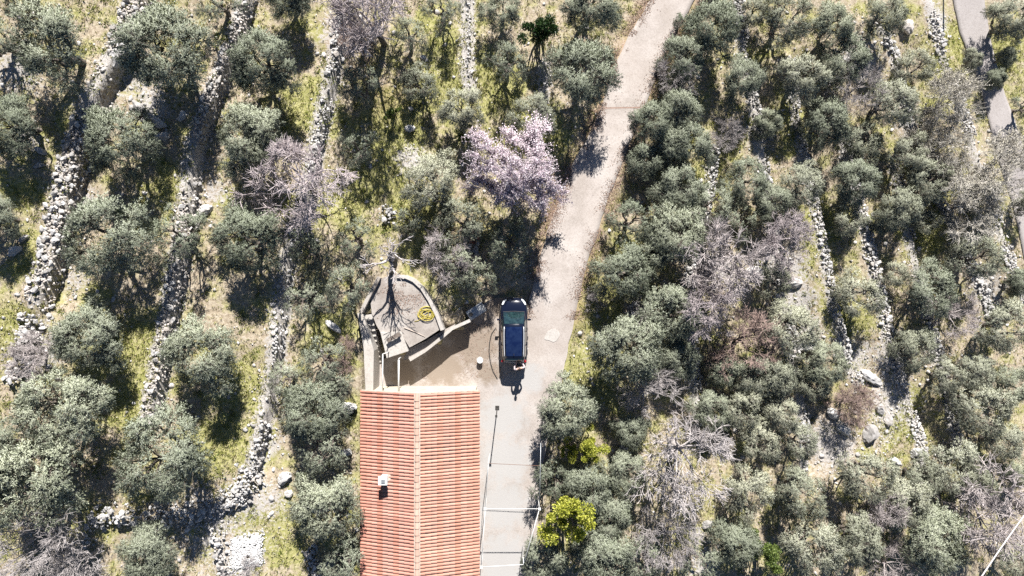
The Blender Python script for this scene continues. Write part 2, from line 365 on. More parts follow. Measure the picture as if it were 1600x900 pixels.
def path_world(pts, fn):
    return np.array([px_on(u, v, fn) for u, v in pts])
TRACK_Z = lambda x, y: np.interp(y, [-40, 0.5, 20, 40], [0, 0, -1.0, -2.4])
TRACK_L = path_world([(1240,-250),(1150,-140),(1080,-60),(1022,-10),(986,50),(961,100),(942,160),(924,205),(898,250),(878,300),(860,350),(844,400),(831,450),(820,500)], TRACK_Z)
TRACK_R = path_world([(1315,-250),(1225,-140),(1150,-60),(1092,-10),(1056,50),(1033,100),(1010,160),(993,205),(973,250),(954,300),(938,350),(921,400),(908,450),(896,500)], TRACK_Z)
COURT_R = path_world([(896,500),(886,550),(876,600),(862,650),(852,700),(846,750),(842,800),(836,860),(830,930)], TRACK_Z)
ROAD_Z = lambda x, y: np.interp(y, [-10, 25], [-8.3, -7.0])
ROAD_L = path_world([(1470,-160),(1482,-40),(1490,0),(1500,50),(1519,100),(1535,150),(1548,200),(1561,250),(1577,300),(1590,350),(1600,400),(1620,470),(1660,600)], ROAD_Z)
ROAD_R = path_world([(1518,-160),(1530,-40),(1538,0),(1546,50),(1557,100),(1572,150),(1590,200),(1606,250),(1626,300),(1642,350),(1655,400),(1678,470),(1716,600)], ROAD_Z)

def between(x, y, L, R, pad):
    """how far outside the strip between the two edge lines (0 inside)"""
    oL, oR = np.argsort(L[:,1]), np.argsort(R[:,1])
    xl = np.interp(y, L[oL,1], L[oL,0]); xr = np.interp(y, R[oR,1], R[oR,0])
    d = np.maximum(np.maximum(xl - x, x - xr), 0)
    ylo, yhi = max(L[:,1].min(), R[:,1].min()), min(L[:,1].max(), R[:,1].max())
    return np.hypot(d, np.maximum(np.maximum(ylo - y, y - yhi), 0))

def rect_out(x, y, x0, x1, y0, y1):
    return np.hypot(np.maximum(np.maximum(x0-x, x-x1), 0), np.maximum(np.maximum(y0-y, y-y1), 0))

PLAT_C, PLAT_R = (-7.0, -1.75), 2.9
HOUSE = (-9.25, -2.05, -21.0, -6.3)
def court_dist(x, y):
    xr = np.interp(y, COURT_R[::-1,1], COURT_R[::-1,0])
    a = rect_out(x, y, -9.0, 0.0, -45, -4.6)
    b = np.hypot(np.maximum(x - xr, 0) + np.maximum(-2.9 - x, 0), np.maximum(y + 1.0, 0))
    b = np.where(y > -1.0, np.hypot(np.maximum(-2.0 - x, 0) + np.maximum(x - xr, 0), np.maximum(y + 0.6, 0)), b)
    a = np.minimum(a, np.minimum(rect_out(x, y, -4.4, 0.0, -45, -3.0), rect_out(x, y, -5.8, 0.0, -45, -3.95)))
    return np.minimum(a, b)

def terrain(x, y, rough=True):
    x = np.asarray(x, dtype=float); y = np.asarray(y, dtype=float)
    z = zplane(x)
    if rough: z = z + 0.5*(fbm(x*0.16+40, y*0.16+11, 3) - 0.45)
    for w in WALLS:
        f = np.interp(y, w['wy'], w['wx'])
        d = x - f - 0.5*w['w']
        fade = sstep(w['wy'][0]-1.5, w['wy'][0]+1.0, y) * (1 - sstep(w['wy'][-1]-1.0, w['wy'][-1]+1.5, y))
        Wd = 2.4
        z = z + w['h']*fade*(np.clip((d+Wd)/(2*Wd), 0, 1) - sstep(-0.22, 0.12, d))
    if rough:
        z = z + 0.14*(fbm(x*0.9, y*0.9+5, 4) - 0.45)
    # track, asphalt road, forecourt and platform are level
    d = between(x, y, TRACK_L, TRACK_R, 0); k = 1 - sstep(0.1, 1.4, d)
    z = z*(1-k) + (TRACK_Z(x, y) - 0.10)*k
    d = between(x, y, ROAD_L, ROAD_R, 0); k = 1 - sstep(0.2, 2.0, d)
    z = z*(1-k) + (ROAD_Z(x, y) - 0.08)*k
    d = court_dist(x, y); k = 1 - sstep(0.05, 0.7, d)
    z = z*(1-k) + (-0.16)*k
    # the raised platform and its steps stand in their own cut
    k = 1 - sstep(0.0, 0.5, np.maximum(np.hypot(x+7.0, y+1.7)-2.7, 0))
    z = z*(1-k) + np.minimum(z, 1.5)*k
    k = 1 - sstep(0.0, 0.25, rect_out(x, y, -9.15, -7.6, -6.5, -1.8))
    z = z*(1-k) + np.minimum(z, -0.12)*k
    return z

def px_ground(u, v, extra=0.0): return px_on(u, v, terrain, extra)

# ground sheet
def grid_axis(lo, hi, fine, far):
    a = np.arange(lo, hi+1e-6, fine); g = [hi]; s = fine
    while g[-1] < far: s *= 1.45; g.append(g[-1]+s)
    h = [lo]; s = fine
    while h[-1] > -far: s *= 1.45; h.append(h[-1]-s)
    return np.concatenate([h[:0:-1], a, g[1:]])
gx = grid_axis(-35, 45, 0.16, 150); gy = grid_axis(-24, 25, 0.16, 150)
GX, GY = np.meshgrid(gx, gy)
GZ = terrain(GX, GY)
fade = np.clip((np.abs(GX)-60)/60, 0, 1)

# soil hints: what grows or lies where
GREEN = [(55,400,28),(20,520,45),(205,540,55),(205,625,40),(268,290,25),(395,600,45),(345,700,50),(480,170,45),(700,130,60),(745,110,26),(690,60,40),(610,250,50),
 (905,590,48),(902,470,55),(1290,350,40),(1478,110,40),(1405,665,38),(1110,290,30),(1000,400,35),(440,840,55),(540,650,30),(480,330,28),(1240,200,30),(640,330,40),
 (850,210,40),(780,150,40),(1100,260,40),(930,560,30),(1570,80,40),(1500,60,30),(150,560,30),(620,190,50),(560,300,40),(1450,370,40),(1330,500,30),(40,300,30),(520,520,40)]
ROCKY = [(200,120,45),(150,170,35),(28,110,40),(230,160,40),(1385,630,60),(1005,495,28),(1190,210,30),(1130,420,40),(330,810,55),(400,780,45),(1300,690,50),(60,540,45),
 (130,330,30),(1265,520,40),(545,50,40),(330,300,25),(1470,30,25),(420,700,20),(110,440,30),(1090,840,20),(1460,560,30),(40,215,30),(375,860,45),(1540,450,40),(1390,560,40),
 (500,790,30),(1250,470,40),(1340,100,40),(1420,180,30),(640,250,25),(1100,880,30),(1340,560,40),(1010,600,25),(1225,420,40)]
def hint(x, y, L):
    s = np.zeros_like(x)
    for u, v, r in L:
        px, py, pz = px_on(u, v, zplane_xy); rr = r/FPX*(CAMH-pz)
        s = np.maximum(s, np.exp(-((x-px)**2+(y-py)**2)/(rr*rr)))
    return s
zplane_xy = lambda x, y: zplane(x)
grassy = 0.36 + 0.55*hint(GX, GY, GREEN) + 0.30*(fbm(GX*0.22+9, GY*0.22, 3)-0.45)
rocky = 0.20 + 0.5*hint(GX, GY, ROCKY) + 0.5*(fbm(GX*0.35+70, GY*0.35+3, 3)-0.45)
for w in WALLS:
    f = np.interp(GY, w['wy'], w['wx'])
    on = sstep(w['wy'][0]-1, w['wy'][0]+0.5, GY)*(1-sstep(w['wy'][-1]-0.5, w['wy'][-1]+1, GY))
    rocky = np.maximum(rocky, on*(0.75 - 0.6*np.clip((np.abs(GX-f)-0.25)/0.6, 0, 1)))
td = between(GX, GY, TRACK_L, TRACK_R, 0)
litter = np.exp(-(td/0.7)**2)*0.9*(0.4+fbm(GX*0.8, GY*0.8, 2)) + 0.5*hint(GX, GY, [(880,300,40),(500,640,30),(560,70,40),(740,380,40),(600,150,40),(480,640,30),(1330,640,40)])
ny, nx = GX.shape
idx = np.arange(nx*ny).reshape(ny, nx)
F = np.stack([idx[:-1,:-1], idx[:-1,1:], idx[1:,1:], idx[1:,:-1]], -1).reshape(-1, 4)
me = mesh_np('ground', np.stack([GX, GY, GZ], -1).reshape(-1, 3), F, [M['ground']], True,
             dict(grassy=grassy.ravel(), rocky=rocky.ravel(), litter=np.clip(litter, 0, 1).ravel()))
tag(add('ground', me), 'terraced hillside of grass, soil and scattered limestone', None, None, 'structure')

# ------------------------------------------------------------------ track, forecourt, asphalt road
def resample(P, n):
    P = np.asarray(P); d = np.r_[0, np.cumsum(np.linalg.norm(np.diff(P[:, :2], axis=0), axis=1))]
    t = np.linspace(0, d[-1], n); return np.stack([np.interp(t, d, P[:, i]) for i in range(P.shape[1])], 1)
def ribbon(name, L, R, zoff, thick, mat, label, n=120, m=10, wob=0.10):
    L = resample(L, n); R = resample(R, n)
    L[:,0] += wob*(fbm(L[:,1]*1.3+3, L[:,0]*1.3, 4)-0.47)*2.4; R[:,0] += wob*(fbm(R[:,1]*1.3+50, R[:,0]*1.3, 4)-0.47)*2.4
    t = np.linspace(0, 1, m)[None, :, None]
    P = L[:, None, :]*(1-t) + R[:, None, :]*t
    P[..., 2] += zoff
    top = P.reshape(-1, 3); bot = top.copy(); bot[:, 2] -= thick
    I = np.arange(n*m).reshape(n, m); f = np.stack([I[:-1,:-1], I[:-1,1:], I[1:,1:], I[1:,:-1]], -1).reshape(-1, 4)
    o = n*m
    sl = np.stack([I[:-1,0], I[:-1,0]+o, I[1:,0]+o, I[1:,0]], -1); sr = np.stack([I[1:,-1], I[1:,-1]+o, I[:-1,-1]+o, I[:-1,-1]], -1)
    f = f[:, ::-1]
    me = mesh_np(name, np.concatenate([top, bot]), [f, sl, sr], [mat])
    return tag(add(name, me), label, None, None, 'structure')
tl = TRACK_L.copy(); tr = TRACK_R.copy()
ribbon('track', tl, tr, 0.012, 0.45, M['track'], 'pale concrete track curving up the hillside')
ribbon('asphalt_road', ROAD_L, ROAD_R, 0.0, 0.3, M['asphalt'], 'grey asphalt road at the top right', wob=0.05)
# forecourt: from the platform and house to the olive trees
cr = resample(COURT_R, 60); cr[:,0] += 0.12*(fbm(cr[:,1]*1.1+9, cr[:,0], 4)-0.47)*2.4
poly = [(-9.05,-4.9)] + [(-9.05,-45)] + [(-1.0,-45),(float(cr[-1,0]),-45)] + [(float(a), float(b)) for a, b, _ in cr[::-1]] + \
       [(float(tl[-1,0]), float(tl[-1,1])), (0.55,-1.3), (-0.2,-0.6), (-1.4,-0.7), (-2.3,-1.4), (-3.0,-2.4), (-4.2,-3.0)]
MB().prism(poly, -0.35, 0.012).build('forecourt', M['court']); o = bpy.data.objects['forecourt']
tag(o, 'stained concrete forecourt and drive beside the house', None, None, 'structure')

# cement patch, drain across the track, concrete joints
def blob(cx, cy, rx, ry, n=30, seed=0, amp=0.2):
    r = np.random.default_rng(seed); ph = r.random(4)*6.28
    return [(cx+rx*math.cos(t)*(1+amp*sum(math.sin((k+2)*t+ph[k])/(k+2) for k in range(4))),
             cy+ry*math.sin(t)*(1+amp*sum(math.cos((k+2)*t+ph[k])/(k+2) for k in range(4)))) for t in np.linspace(0, 2*math.pi, n, endpoint=False)]
p = px2w(863, 524, 0.03)
MB().prism(blob(p[0], p[1], 0.5, 0.44, 48, 4, 0.22), 0.01, 0.034).build('cement_patch', M['patch'])
tag(bpy.data.objects['cement_patch'], 'whitish round cement patch on the track right of the car', 'patch')
a = px_on(944, 169, TRACK_Z); b = px_on(1000, 168, TRACK_Z)
dr = thing('drain_channel', 'narrow rusty drain channel crossing the pale track near the top', 'drain', (0, 0, 0))
for s, mname, wd, zz, nm in ((0, 'draindirt', 0.09, 0.020, 'grate'), (-0.065, 'track', 0.04, 0.022, 'rim'), (0.065, 'track', 0.04, 0.022, 'rim')):
    mb = MB(); A = Vector(a); B = Vector(b); mid = (A+B)/2; mb.box((mid.x, mid.y+s, mid.z+zz-0.03), ((B-A).length, wd, 0.06), math.atan2(B.y-A.y, B.x-A.x)); mb.build(nm, M[mname], dr)

# ------------------------------------------------------------------ house
def coppo_row(x0, z0, x1, z1, w, r, tile_len, seed, mat, name):
    """one downhill row of barrel tiles from the ridge (x0,z0) to the eave (x1,z1), running along x at y=0; each tile tapers and overlaps the next"""
    rn = random.Random(seed); L = math.hypot(x1-x0, z1-z0); ux, uz = (x1-x0)/L, (z1-z0)/L; nxv, nzv = -uz, ux
    if nzv < 0: nxv, nzv = -nxv, -nzv
    mb = MB(); n = int(math.ceil(L/tile_len)); K = 5
    for i in range(n):
        s0 = i*tile_len - (0.03 if i else 0); s1 = min((i+1)*tile_len + 0.02, L + 0.03)
        dy = rn.uniform(-0.008, 0.008); dz = rn.uniform(0, 0.008)
        V = []
        for s, rad, lift in ((s0, r*0.86, 0.0), (s1, r*1.04, 0.026)):
            for j in range(K+1):
                th = math.pi*j/K
                yy = math.cos(th)*rad + dy; hh = math.sin(th)*rad*0.8 + lift + dz
                V.append((x0+ux*s+nxv*hh, yy, z0+uz*s+nzv*hh))
        F = [(j, j+1, K+2+j, K+1+j) for j in range(K)]
        if ux < 0: F = [f[::-1] for f in F]
        e = K+1
        F.append(tuple(range(e, e+K+1)) if ux > 0 else tuple(range(e, e+K+1))[::-1])
        mb.add(V, F)
    return mb.mesh(name, mat)

hx0, hx1, hy0, hy1 = HOUSE
RX, RZ, EZ = -5.66, 4.55, 3.32
house = thing('house', 'low house with a red tiled gable roof beside the forecourt', 'house', (RX, (hy0+hy1)/2, 0))
hloc = Vector(house.location)
def hb(mb, name, mat, **k): return mb.build(name, M[mat], house, loc=-hloc, **k)
iw = 0.28
wl, wr, wy0, wy1 = hx0+iw, hx1-iw, hy0+0.25, hy1-0.22
gz = lambda x: RZ - (RZ-EZ)*abs(x-RX)/(hx1-RX) - 0.16
mb = MB(); mb.box((wl+0.15, (wy0+wy1)/2, gz(wl)/2-0.1), (0.3, wy1-wy0-0.61, gz(wl)+0.2)); hb(mb, 'wall', 'plaster')
mb = MB(); mb.box((wr-0.15, (wy0+wy1)/2, gz(wr)/2-0.1), (0.3, wy1-wy0-0.61, gz(wr)+0.2)); hb(mb, 'wall', 'plaster')
for yy in (wy0, wy1-0.3):
    P = [(wl,-0.2),(wr,-0.2),(wr,gz(wr)),(RX,gz(RX)),(wl,gz(wl))]
    V = [(x,yy,z) for x,z in P]+[(x,yy+0.3,z) for x,z in P]
    mb = MB(); mb.add(V, [(0,1,2,3,4),(9,8,7,6,5)]+[(i,5+i,5+(i+1)%5,(i+1)%5) for i in range(5)]); hb(mb, 'gable_wall', 'plaster')
# roof bed under the tiles
roof = None
for sgn, xe in ((-1, hx0), (1, hx1)):
    V = []
    for y in (hy0, hy1):
        V += [(RX, y, RZ-0.10), (xe, y, EZ-0.10), (xe, y, EZ-0.02), (RX, y, RZ-0.02)]
    F = [(0,1,2,3),(7,6,5,4),(1,5,6,2),(3,2,6,7),(0,4,5,1)]
    if sgn < 0: F = [f[::-1] for f in F]
    mb = MB(); mb.add(V, F); o = hb(mb, 'roof_bed', 'mortar')
ROWP = 0.2105
nrow = int((hy1-hy0)/ROWP)
pan_l = [coppo_row(RX-0.05, RZ-0.01, hx0-0.02, EZ-0.01, ROWP, 0.093, 0.37, s, M['tile_left'], 'tile_row') for s in range(6)]
pan_r = [coppo_row(RX+0.05, RZ-0.01, hx1+0.02, EZ-0.01, ROWP, 0.093, 0.37, s+20, M['tile_right'], 'tile_row') for s in range(6)]
for i in range(nrow):
    y = hy1 - 0.10 - i*ROWP
    wv = 0.012*math.sin(i*0.55)
    for pan, sg in ((pan_l, -1), (pan_r, 1)):
        o = add('tile_row', pan[(i*5+i//6) % 6], house, (-hloc.x, y-hloc.y+wv, 0.0), (0, 0, 0.004*math.sin(i*0.31+sg)))
        # the mesh is in world x; turn about the ridge is negligible
rt = []
for s in range(3):
    mb = MB(); K = 7; rn = random.Random(s)
    V = []
    for y, rad, lift in ((0.02, 0.135, 0.0), (-0.44, 0.155, 0.028)):
        for j in range(K+1):
            th = math.pi*j/K; V.append((math.cos(th)*rad, y, math.sin(th)*rad*0.75+lift))
    mb.add(V, [(K+1+j, K+2+j, j+1, j) for j in range(K)] + [tuple(range(K+1, 2*K+2))[::-1]])
    rt.append(mb.mesh('ridge_tile', M['tile_ridge']))
k = 0; y = hy1 + 0.0
while y > hy0 + 0.4:
    add('ridge_tile', rt[k % 3], house, (RX-hloc.x+random.uniform(-0.012, 0.012), y-hloc.y, RZ+0.035), (0, 0, random.uniform(-0.03, 0.03))); y -= 0.40; k += 1
for sg in (-1, 1):
    mb = MB(); mb.box((RX+sg*0.15, (hy0+hy1)/2, RZ+0.03), (0.07, hy1-hy0-0.06, 0.07)); hb(mb, 'ridge_mortar', 'mortar')
for sg, xe in ((-1, hx0), (1, hx1)):
    V = []
    for y in (hy1-0.02, hy1+0.035):
        V += [(RX, y, RZ-0.09), (xe, y, EZ-0.09), (xe, y, EZ+0.07), (RX, y, RZ+0.07)]
    F = [(0,1,2,3),(7,6,5,4),(1,5,6,2),(3,2,6,7),(0,4,5,1),(0,3,7,4)]
    mb = MB(); mb.add(V, F if sg > 0 else [f[::-1] for f in F]); hb(mb, 'verge', 'mortar')
# side strip of dark guttering on the uphill eave
mb = MB(); mb.tube([(hx0-0.07, hy1-2.3, EZ-0.1), (hx0-0.09, hy1-5.2, EZ-0.11)], 0.06, 8); hb(mb, 'gutter', 'rust', smooth=True)
mb = MB(); mb.tube([(hx0-0.09, hy1-6.4, EZ-0.1), (hx0-0.10, hy0, EZ-0.11)], 0.05, 8); hb(mb, 'gutter', 'darkmetal', smooth=True)
# chimney
cx, cy, cz = px2w(597, 753, 4.9); base = RZ-(RZ-EZ)*abs(cx-RX)/(hx1-RX)
ch = thing('chimney', 'small white square chimney on the left slope of the roof', 'chimney', (cx, cy, base-0.1)); chl = Vector(ch.location)
mb = MB(); mb.box((0, 0, 0.35), (0.36, 0.36, 0.7)); mb.build('stack', M['chimney'], ch)
mb = MB()
for dx in (-0.15, 0.15):
    for dy in (-0.15, 0.15): mb.box((dx, dy, 0.79), (0.07, 0.07, 0.18))
mb.build('cap_supports', M['chimney'], ch)
mb = MB(); mb.box((0, 0, 0.925), (0.56, 0.52, 0.09)); mb.build('cap', M['white_paint'], ch, bevel=0.015)
mb = MB(); mb.box((0.03, -0.02, 0.99), (0.22, 0.22, 0.04)); mb.build('cap_slab', M['greymetal'], ch)
mb = MB(); mb.box((0.27, 0.0, 0.2), (0.16, 0.42, 0.16)); mb.build('flashing', M['mortar'], ch)

# ------------------------------------------------------------------ raised concrete platform with steps
def pp(u, v, z): q = px2w(u, v, z); return (q[0], q[1])
PZ = 1.75
plat_px = [(588,441),(600,433),(615,430),(630,431),(645,437),(659,450),(671,469),(682,491),(690,513),(664,530),(640,543),(627,522),(596,522),(588,508),(581,490),(579,472),(582,455)]
pf = thing('tank_platform', 'raised D-shaped concrete platform with kerb in front of the house', 'platform', (*pp(635,480,PZ), 0)); pl = Vector(pf.location)
def pb(mb, name, mat, **k): return mb.build(name, M[mat], pf, loc=-pl, **k)
MB_ = MB(); MB_.prism([pp(u, v, PZ) for u, v in plat_px], -0.3, PZ); pb(MB_, 'slab', 'platform')
def strip(px, z0, z1, w):
    """a wall of width w whose top centreline is seen at px"""
    P = [Vector((*pp(u, v, z1), 0)) for u, v in px]; n = len(P); L = []; R = []
    for i in range(n):
        t = (P[min(i+1,n-1)]-P[max(i-1,0)]).normalized(); q = Vector((-t.y, t.x, 0))*w/2
        L.append(P[i]+q); R.append(P[i]-q)
    mb = MB(); V = []
    for i in range(n): V += [(L[i].x,L[i].y,z0),(R[i].x,R[i].y,z0),(R[i].x,R[i].y,z1),(L[i].x,L[i].y,z1)]
    F = [(0,1,2,3),(4*n-1,4*n-2,4*n-3,4*n-4)]
    for i in range(n-1):
        a, b = 4*i, 4*i+4
        for j in range(4): F.append((a+j, b+j, b+(j+1)%4, a+(j+1)%4))
    mb.add(V, F); 
    me = mb; return me
pb(strip([(620,431.5),(634,432.5),(646,438),(659,450),(671,469),(682,491),(691,516)], 0.2, PZ+0.16, 0.22), 'kerb', 'cement')
# landing block at the tip and the lower ledge with its own rim
MB_ = MB(); MB_.prism([pp(*q, PZ+0.12) for q in ((594,519),(627,518),(638,549),(604,560))], -0.3, PZ+0.12); pb(MB_, 'landing_block', 'cement', bevel=0.03)
MB_ = MB(); MB_.prism([pp(*q, 1.25) for q in ((638,545),(664,533),(691,517),(712,506),(708,512),(688,527),(664,546),(642,560),(630,563))], -0.3, 1.25); pb(MB_, 'lower_ledge', 'platform')
pb(strip([(640,562.5),(664,548),(688,529),(706,513.5),(734,501)], -0.3, 1.42, 0.2), 'ledge_rim', 'cement')
# stair well on the left: wall, diagonal wall and steps going down to the forecourt
sw = thing('stair_wall', 'pale concrete retaining wall left of the platform steps', 'wall', (*pp(573,550,0), 0)); swl = Vector(sw.location)
MB_ = MB(); MB_.prism([pp(*q, 2.05) for q in ((558,489),(567,491),(576,520),(584,548),(583,612),(571,612),(568,545))], -0.3, 2.05); MB_.build('wall_body', M['cement'], sw, loc=-swl, bevel=0.02)
st = strip([(563,489),(577,461),(592,433)], -0.3, 2.1, 0.22); st.build('diagonal_wall', M['platform'], sw, loc=-swl)
stp = thing('steps', 'narrow concrete steps between the platform and its left retaining wall', 'steps', (*pp(582,520,0), 0)); stl = Vector(stp.location)
A = Vector((*pp(574,492,PZ), 0)); B = Vector((*pp(592,566,0.0), 0)); ns = 9
dirv = (B-A).normalized(); ang = math.atan2(dirv.y, dirv.x)
for i in range(ns):
    c = A + (B-A)*((i+0.5)/ns); h = PZ*(1-(i+0.4)/ns)
    mb = MB(); mb.box((c.x, c.y, (h-0.3)/2), ((B-A).length/ns+0.02, 0.62, h+0.3), ang); mb.build('step', M['cement'], stp, loc=-stl)
# white rails bridging from the platform block to the house
for (a, b, lab) in ((((598,553),(598,606)), 0.035, 'left of the two white rails bridging platform and house roof'), (((623,562),(623,606)), 0.055, 'right and thicker of the two white rails bridging platform and house')):
    z = 2.75; A = pp(*a[0], z); B = pp(*a[1], z)
    r = thing('rail', lab, 'rail', (*A, PZ+0.1), group='white rails by the platform'); rl = Vector(r.location)
    mb = MB(); mb.tube([(A[0],A[1],z), (B[0],B[1]-0.3,z+0.05)], b, 8); mb.build('bar', M['white_paint'], r, loc=-rl, smooth=True)
    mb = MB(); mb.tube([(A[0]+(0.22 if b < 0.04 else 0),A[1]+0.06,z), (A[0]+(0.22 if b < 0.04 else 0),A[1]+0.06,PZ+0.1)], 0.03, 8); mb.build('post', M['white_paint'], r, loc=-rl, smooth=True)
    if b < 0.04:
        mb = MB(); mb.tube([(A[0],A[1],z),(A[0]+0.22,A[1]+0.06,z)], 0.03, 8); mb.build('elbow', M['white_paint'], r, loc=-rl, smooth=True)
# yellow hose coil, plank and stick on the platform
hx, hy = pp(666, 490, PZ); pts = []
rn = random.Random(5)
for i in range(190):
    t = i/190; th = t*2*math.pi*9; rr = 0.30+0.13*math.sin(t*23)+0.08*math.sin(t*61)
    pts.append((hx+rr*1.25*math.cos(th)+0.05*math.sin(t*31), hy+rr*0.9*math.sin(th)+0.06*math.cos(t*17), PZ+0.03+0.10*t+0.02*math.sin(th*1.7)))
pts += [(hx-0.35, hy-0.32, PZ+0.05), (hx-0.5, hy-0.45, PZ+0.04), (hx-0.75, hy-0.5, PZ+0.03)]
MB().tube(pts, 0.017, 6).build('garden_hose', M['hose'], smooth=True); tag(bpy.data.objects['garden_hose'], 'yellow garden hose lying coiled on the concrete platform', 'hose')
A = pp(606,532,PZ+0.2); B = pp(626,521,PZ+0.2)
mb = MB(); mb.box(((A[0]+B[0])/2, (A[1]+B[1])/2, PZ+0.42), (0.95, 0.26, 0.05), math.atan2(B[1]-A[1], B[0]-A[0]))
pk = thing('plank_bench', 'dark plank bench standing on the pale block of the platform', 'bench', ((A[0]+B[0])/2, (A[1]+B[1])/2, PZ+0.12)); pkl = Vector(pk.location)
mb.build('seat', M['wood'], pk, loc=-pkl)
for q in (-0.36, 0.36):
    a_ = math.atan2(B[1]-A[1], B[0]-A[0]); mb = MB(); mb.box(((A[0]+B[0])/2+q*math.cos(a_), (A[1]+B[1])/2+q*math.sin(a_), PZ+0.255), (0.06, 0.22, 0.28), a_); mb.build('leg', M['wood'], pk, loc=-pkl)
A = pp(632,512,PZ); B = pp(664,526,PZ)
MB().tube([(A[0],A[1],PZ+0.05),((A[0]+B[0])/2,(A[1]+B[1])/2+0.03,PZ+0.04),(B[0],B[1],PZ+0.03)], [0.028,0.024,0.02], 6).build('stick', M['palewood']); tag(bpy.data.objects['stick'], 'pale thin wooden stick lying across the platform', 'stick')

# ------------------------------------------------------------------ objects on the forecourt
# box with a round cap beside the platform ledge
bx_, by_ = pp(743, 487, 0.6); ba = math.atan2(pp(757,478,0.6)[1]-pp(729,496,0.6)[1], pp(757,478,0.6)[0]-pp(729,496,0.6)[0])
bt = thing('utility_box', 'grey metal utility box with a round cap beside the car', 'box', (bx_, by_, 0.0), ba)
mb = MB(); mb.box((0, 0, 0.33), (1.15, 0.6, 0.66)); mb.build('body', M['greymetal'], bt, bevel=0.03)
mb = MB(); mb.box((0.06, 0, 0.68), (1.2, 0.66, 0.035)); mb.build('lid', M['greymetal'], bt, bevel=0.01)
mb = MB(); mb.tube([(-0.34, 0, 0.69), (-0.34, 0, 0.75)], 0.13, 16); mb.build('cap', M['darkmetal'], bt)
mb = MB(); mb.box((0.56, 0, 0.705), (0.04, 0.5, 0.02)); mb.build('handle', M['darkmetal'], bt)
# white bucket
qx, qy = pp(750, 563, 0.35)
bk = thing('bucket', 'small white round bucket standing on the forecourt left of the car', 'bucket', (qx, qy, 0.012))
mb = MB(); mb.tube([(0,0,0),(0,0,0.36)], [0.15,0.19], 18, False); mb.add([(0.15*math.cos(2*math.pi*i/18),0.15*math.sin(2*math.pi*i/18),0.02) for i in range(18)], [tuple(range(18))]); mb.build('body', M['greymetal'], bk, smooth=True)
mb = MB(); mb.tube([(0,0,0.355),(0,0,0.385)], 0.2, 18); mb.tube([(0,0,0.385),(0,0,0.4)], [0.16,0.12], 18); mb.build('lid', M['white_paint'], bk)
mb = MB(); mb.tube([(-0.2,0,0.34),(-0.22,0.12,0.30),(0,0.24,0.26),(0.22,0.12,0.30),(0.2,0,0.34)], 0.008, 6); mb.build('handle', M['greymetal'], bk)
# black hose curving along the car's left side
hp = [px2w(u, v, 0.03) for u, v in ((775,512),(768,522),(765,535),(764,550),(766,566),(770,580),(777,592))]
MB().tube(resample(hp, 24).tolist(), 0.03, 6).build('rubber_hose', M['blackhose'], smooth=True); tag(bpy.data.objects['rubber_hose'], 'black rubber hose curving along the ground left of the car', 'hose')
# slim post near the house corner
q = px_on(777, 637, lambda x, y: 0.012)
po = thing('pole', 'slim dark pole standing alone by the house corner below the car', 'pole', q)
mb = MB(); mb.tube([(0,0,0),(0,0,3.0)], 0.035, 8); mb.build('shaft', M['darkmetal'], po, smooth=True)
mb = MB(); mb.box((0,0,0.02), (0.26,0.26,0.04)); mb.build('base_plate', M['darkmetal'], po)
mb = MB(); mb.box((0,0,3.01), (0.14,0.14,0.05)); mb.build('head', M['darkmetal'], po)
# white pipe pergola over the drive at the bottom
PH = 3.1
pg = thing('pipe_pergola', 'frame of thin white pipes over the drive beside the house', 'pergola', (*pp(800,830,PH), 0)); pgl = Vector(pg.location)
cn = {k: (*pp(u, v, PH), PH) for k, (u, v) in dict(A=(763,724), B=(758,795), C=(843,795), D=(818,882), E=(752,886), F=(845,692), G=(846,728)).items()}
def pipe(name, a, b, r, mat): MB().tube([a, b], r, 8).build(name, M[mat], pg, loc=-pgl, smooth=True)
pipe('beam', cn['B'], cn['C'], 0.022, 'white_paint'); pipe('beam', cn['C'], cn['D'], 0.022, 'white_paint'); pipe('beam', cn['E'], cn['D'], 0.022, 'white_paint')
pipe('beam', cn['B'], cn['E'], 0.02, 'white_paint'); pipe('beam', cn['A'], cn['B'], 0.016, 'greymetal'); pipe('beam', cn['F'], cn['C'], 0.02, 'greymetal'); pipe('beam', cn['A'], cn['G'], 0.014, 'rust')
for k in 'ABCDE':
    x, y, z = cn[k]; pipe('post', (x, y, float(terrain(x, y))-0.1), (x, y, z), 0.022, 'white_paint')
for k in 'BCE':
    x, y, z = cn[k]; MB().box((x, y, z+0.03), (0.16, 0.16, 0.06)).build('corner_joint', M['white_paint'], pg, loc=-pgl)
# overhead cable in the lower right corner
A = Vector(px2w(1505, 945, 6)); B = Vector(px2w(1650, 740, 6)); ext = (B-A)
pts = [A+ext*t+Vector((0,0,-0.15*math.sin(math.pi*min(1, max(0, t))))) for t in np.linspace(-0.3, 1.4, 18)]
MB().tube(pts, 0.04, 6).build('overhead_cable', M['cable'], smooth=True); tag(bpy.data.objects['overhead_cable'], 'pale overhead cable crossing the lower right corner', 'cable')
# utility pole above the top edge, its shadow falls by the asphalt road
q = px_ground(1478, -62)
up = thing('utility_pole', 'tall utility pole by the asphalt road at the top right', 'pole', q)
MB().tube([(0,0,-0.3),(0,0,6.2)], [0.13,0.09], 10).build('shaft', M['wood'], up, smooth=True)
MB().box((0,0,5.9), (1.2,0.09,0.1)).build('crossarm', M['wood'], up)

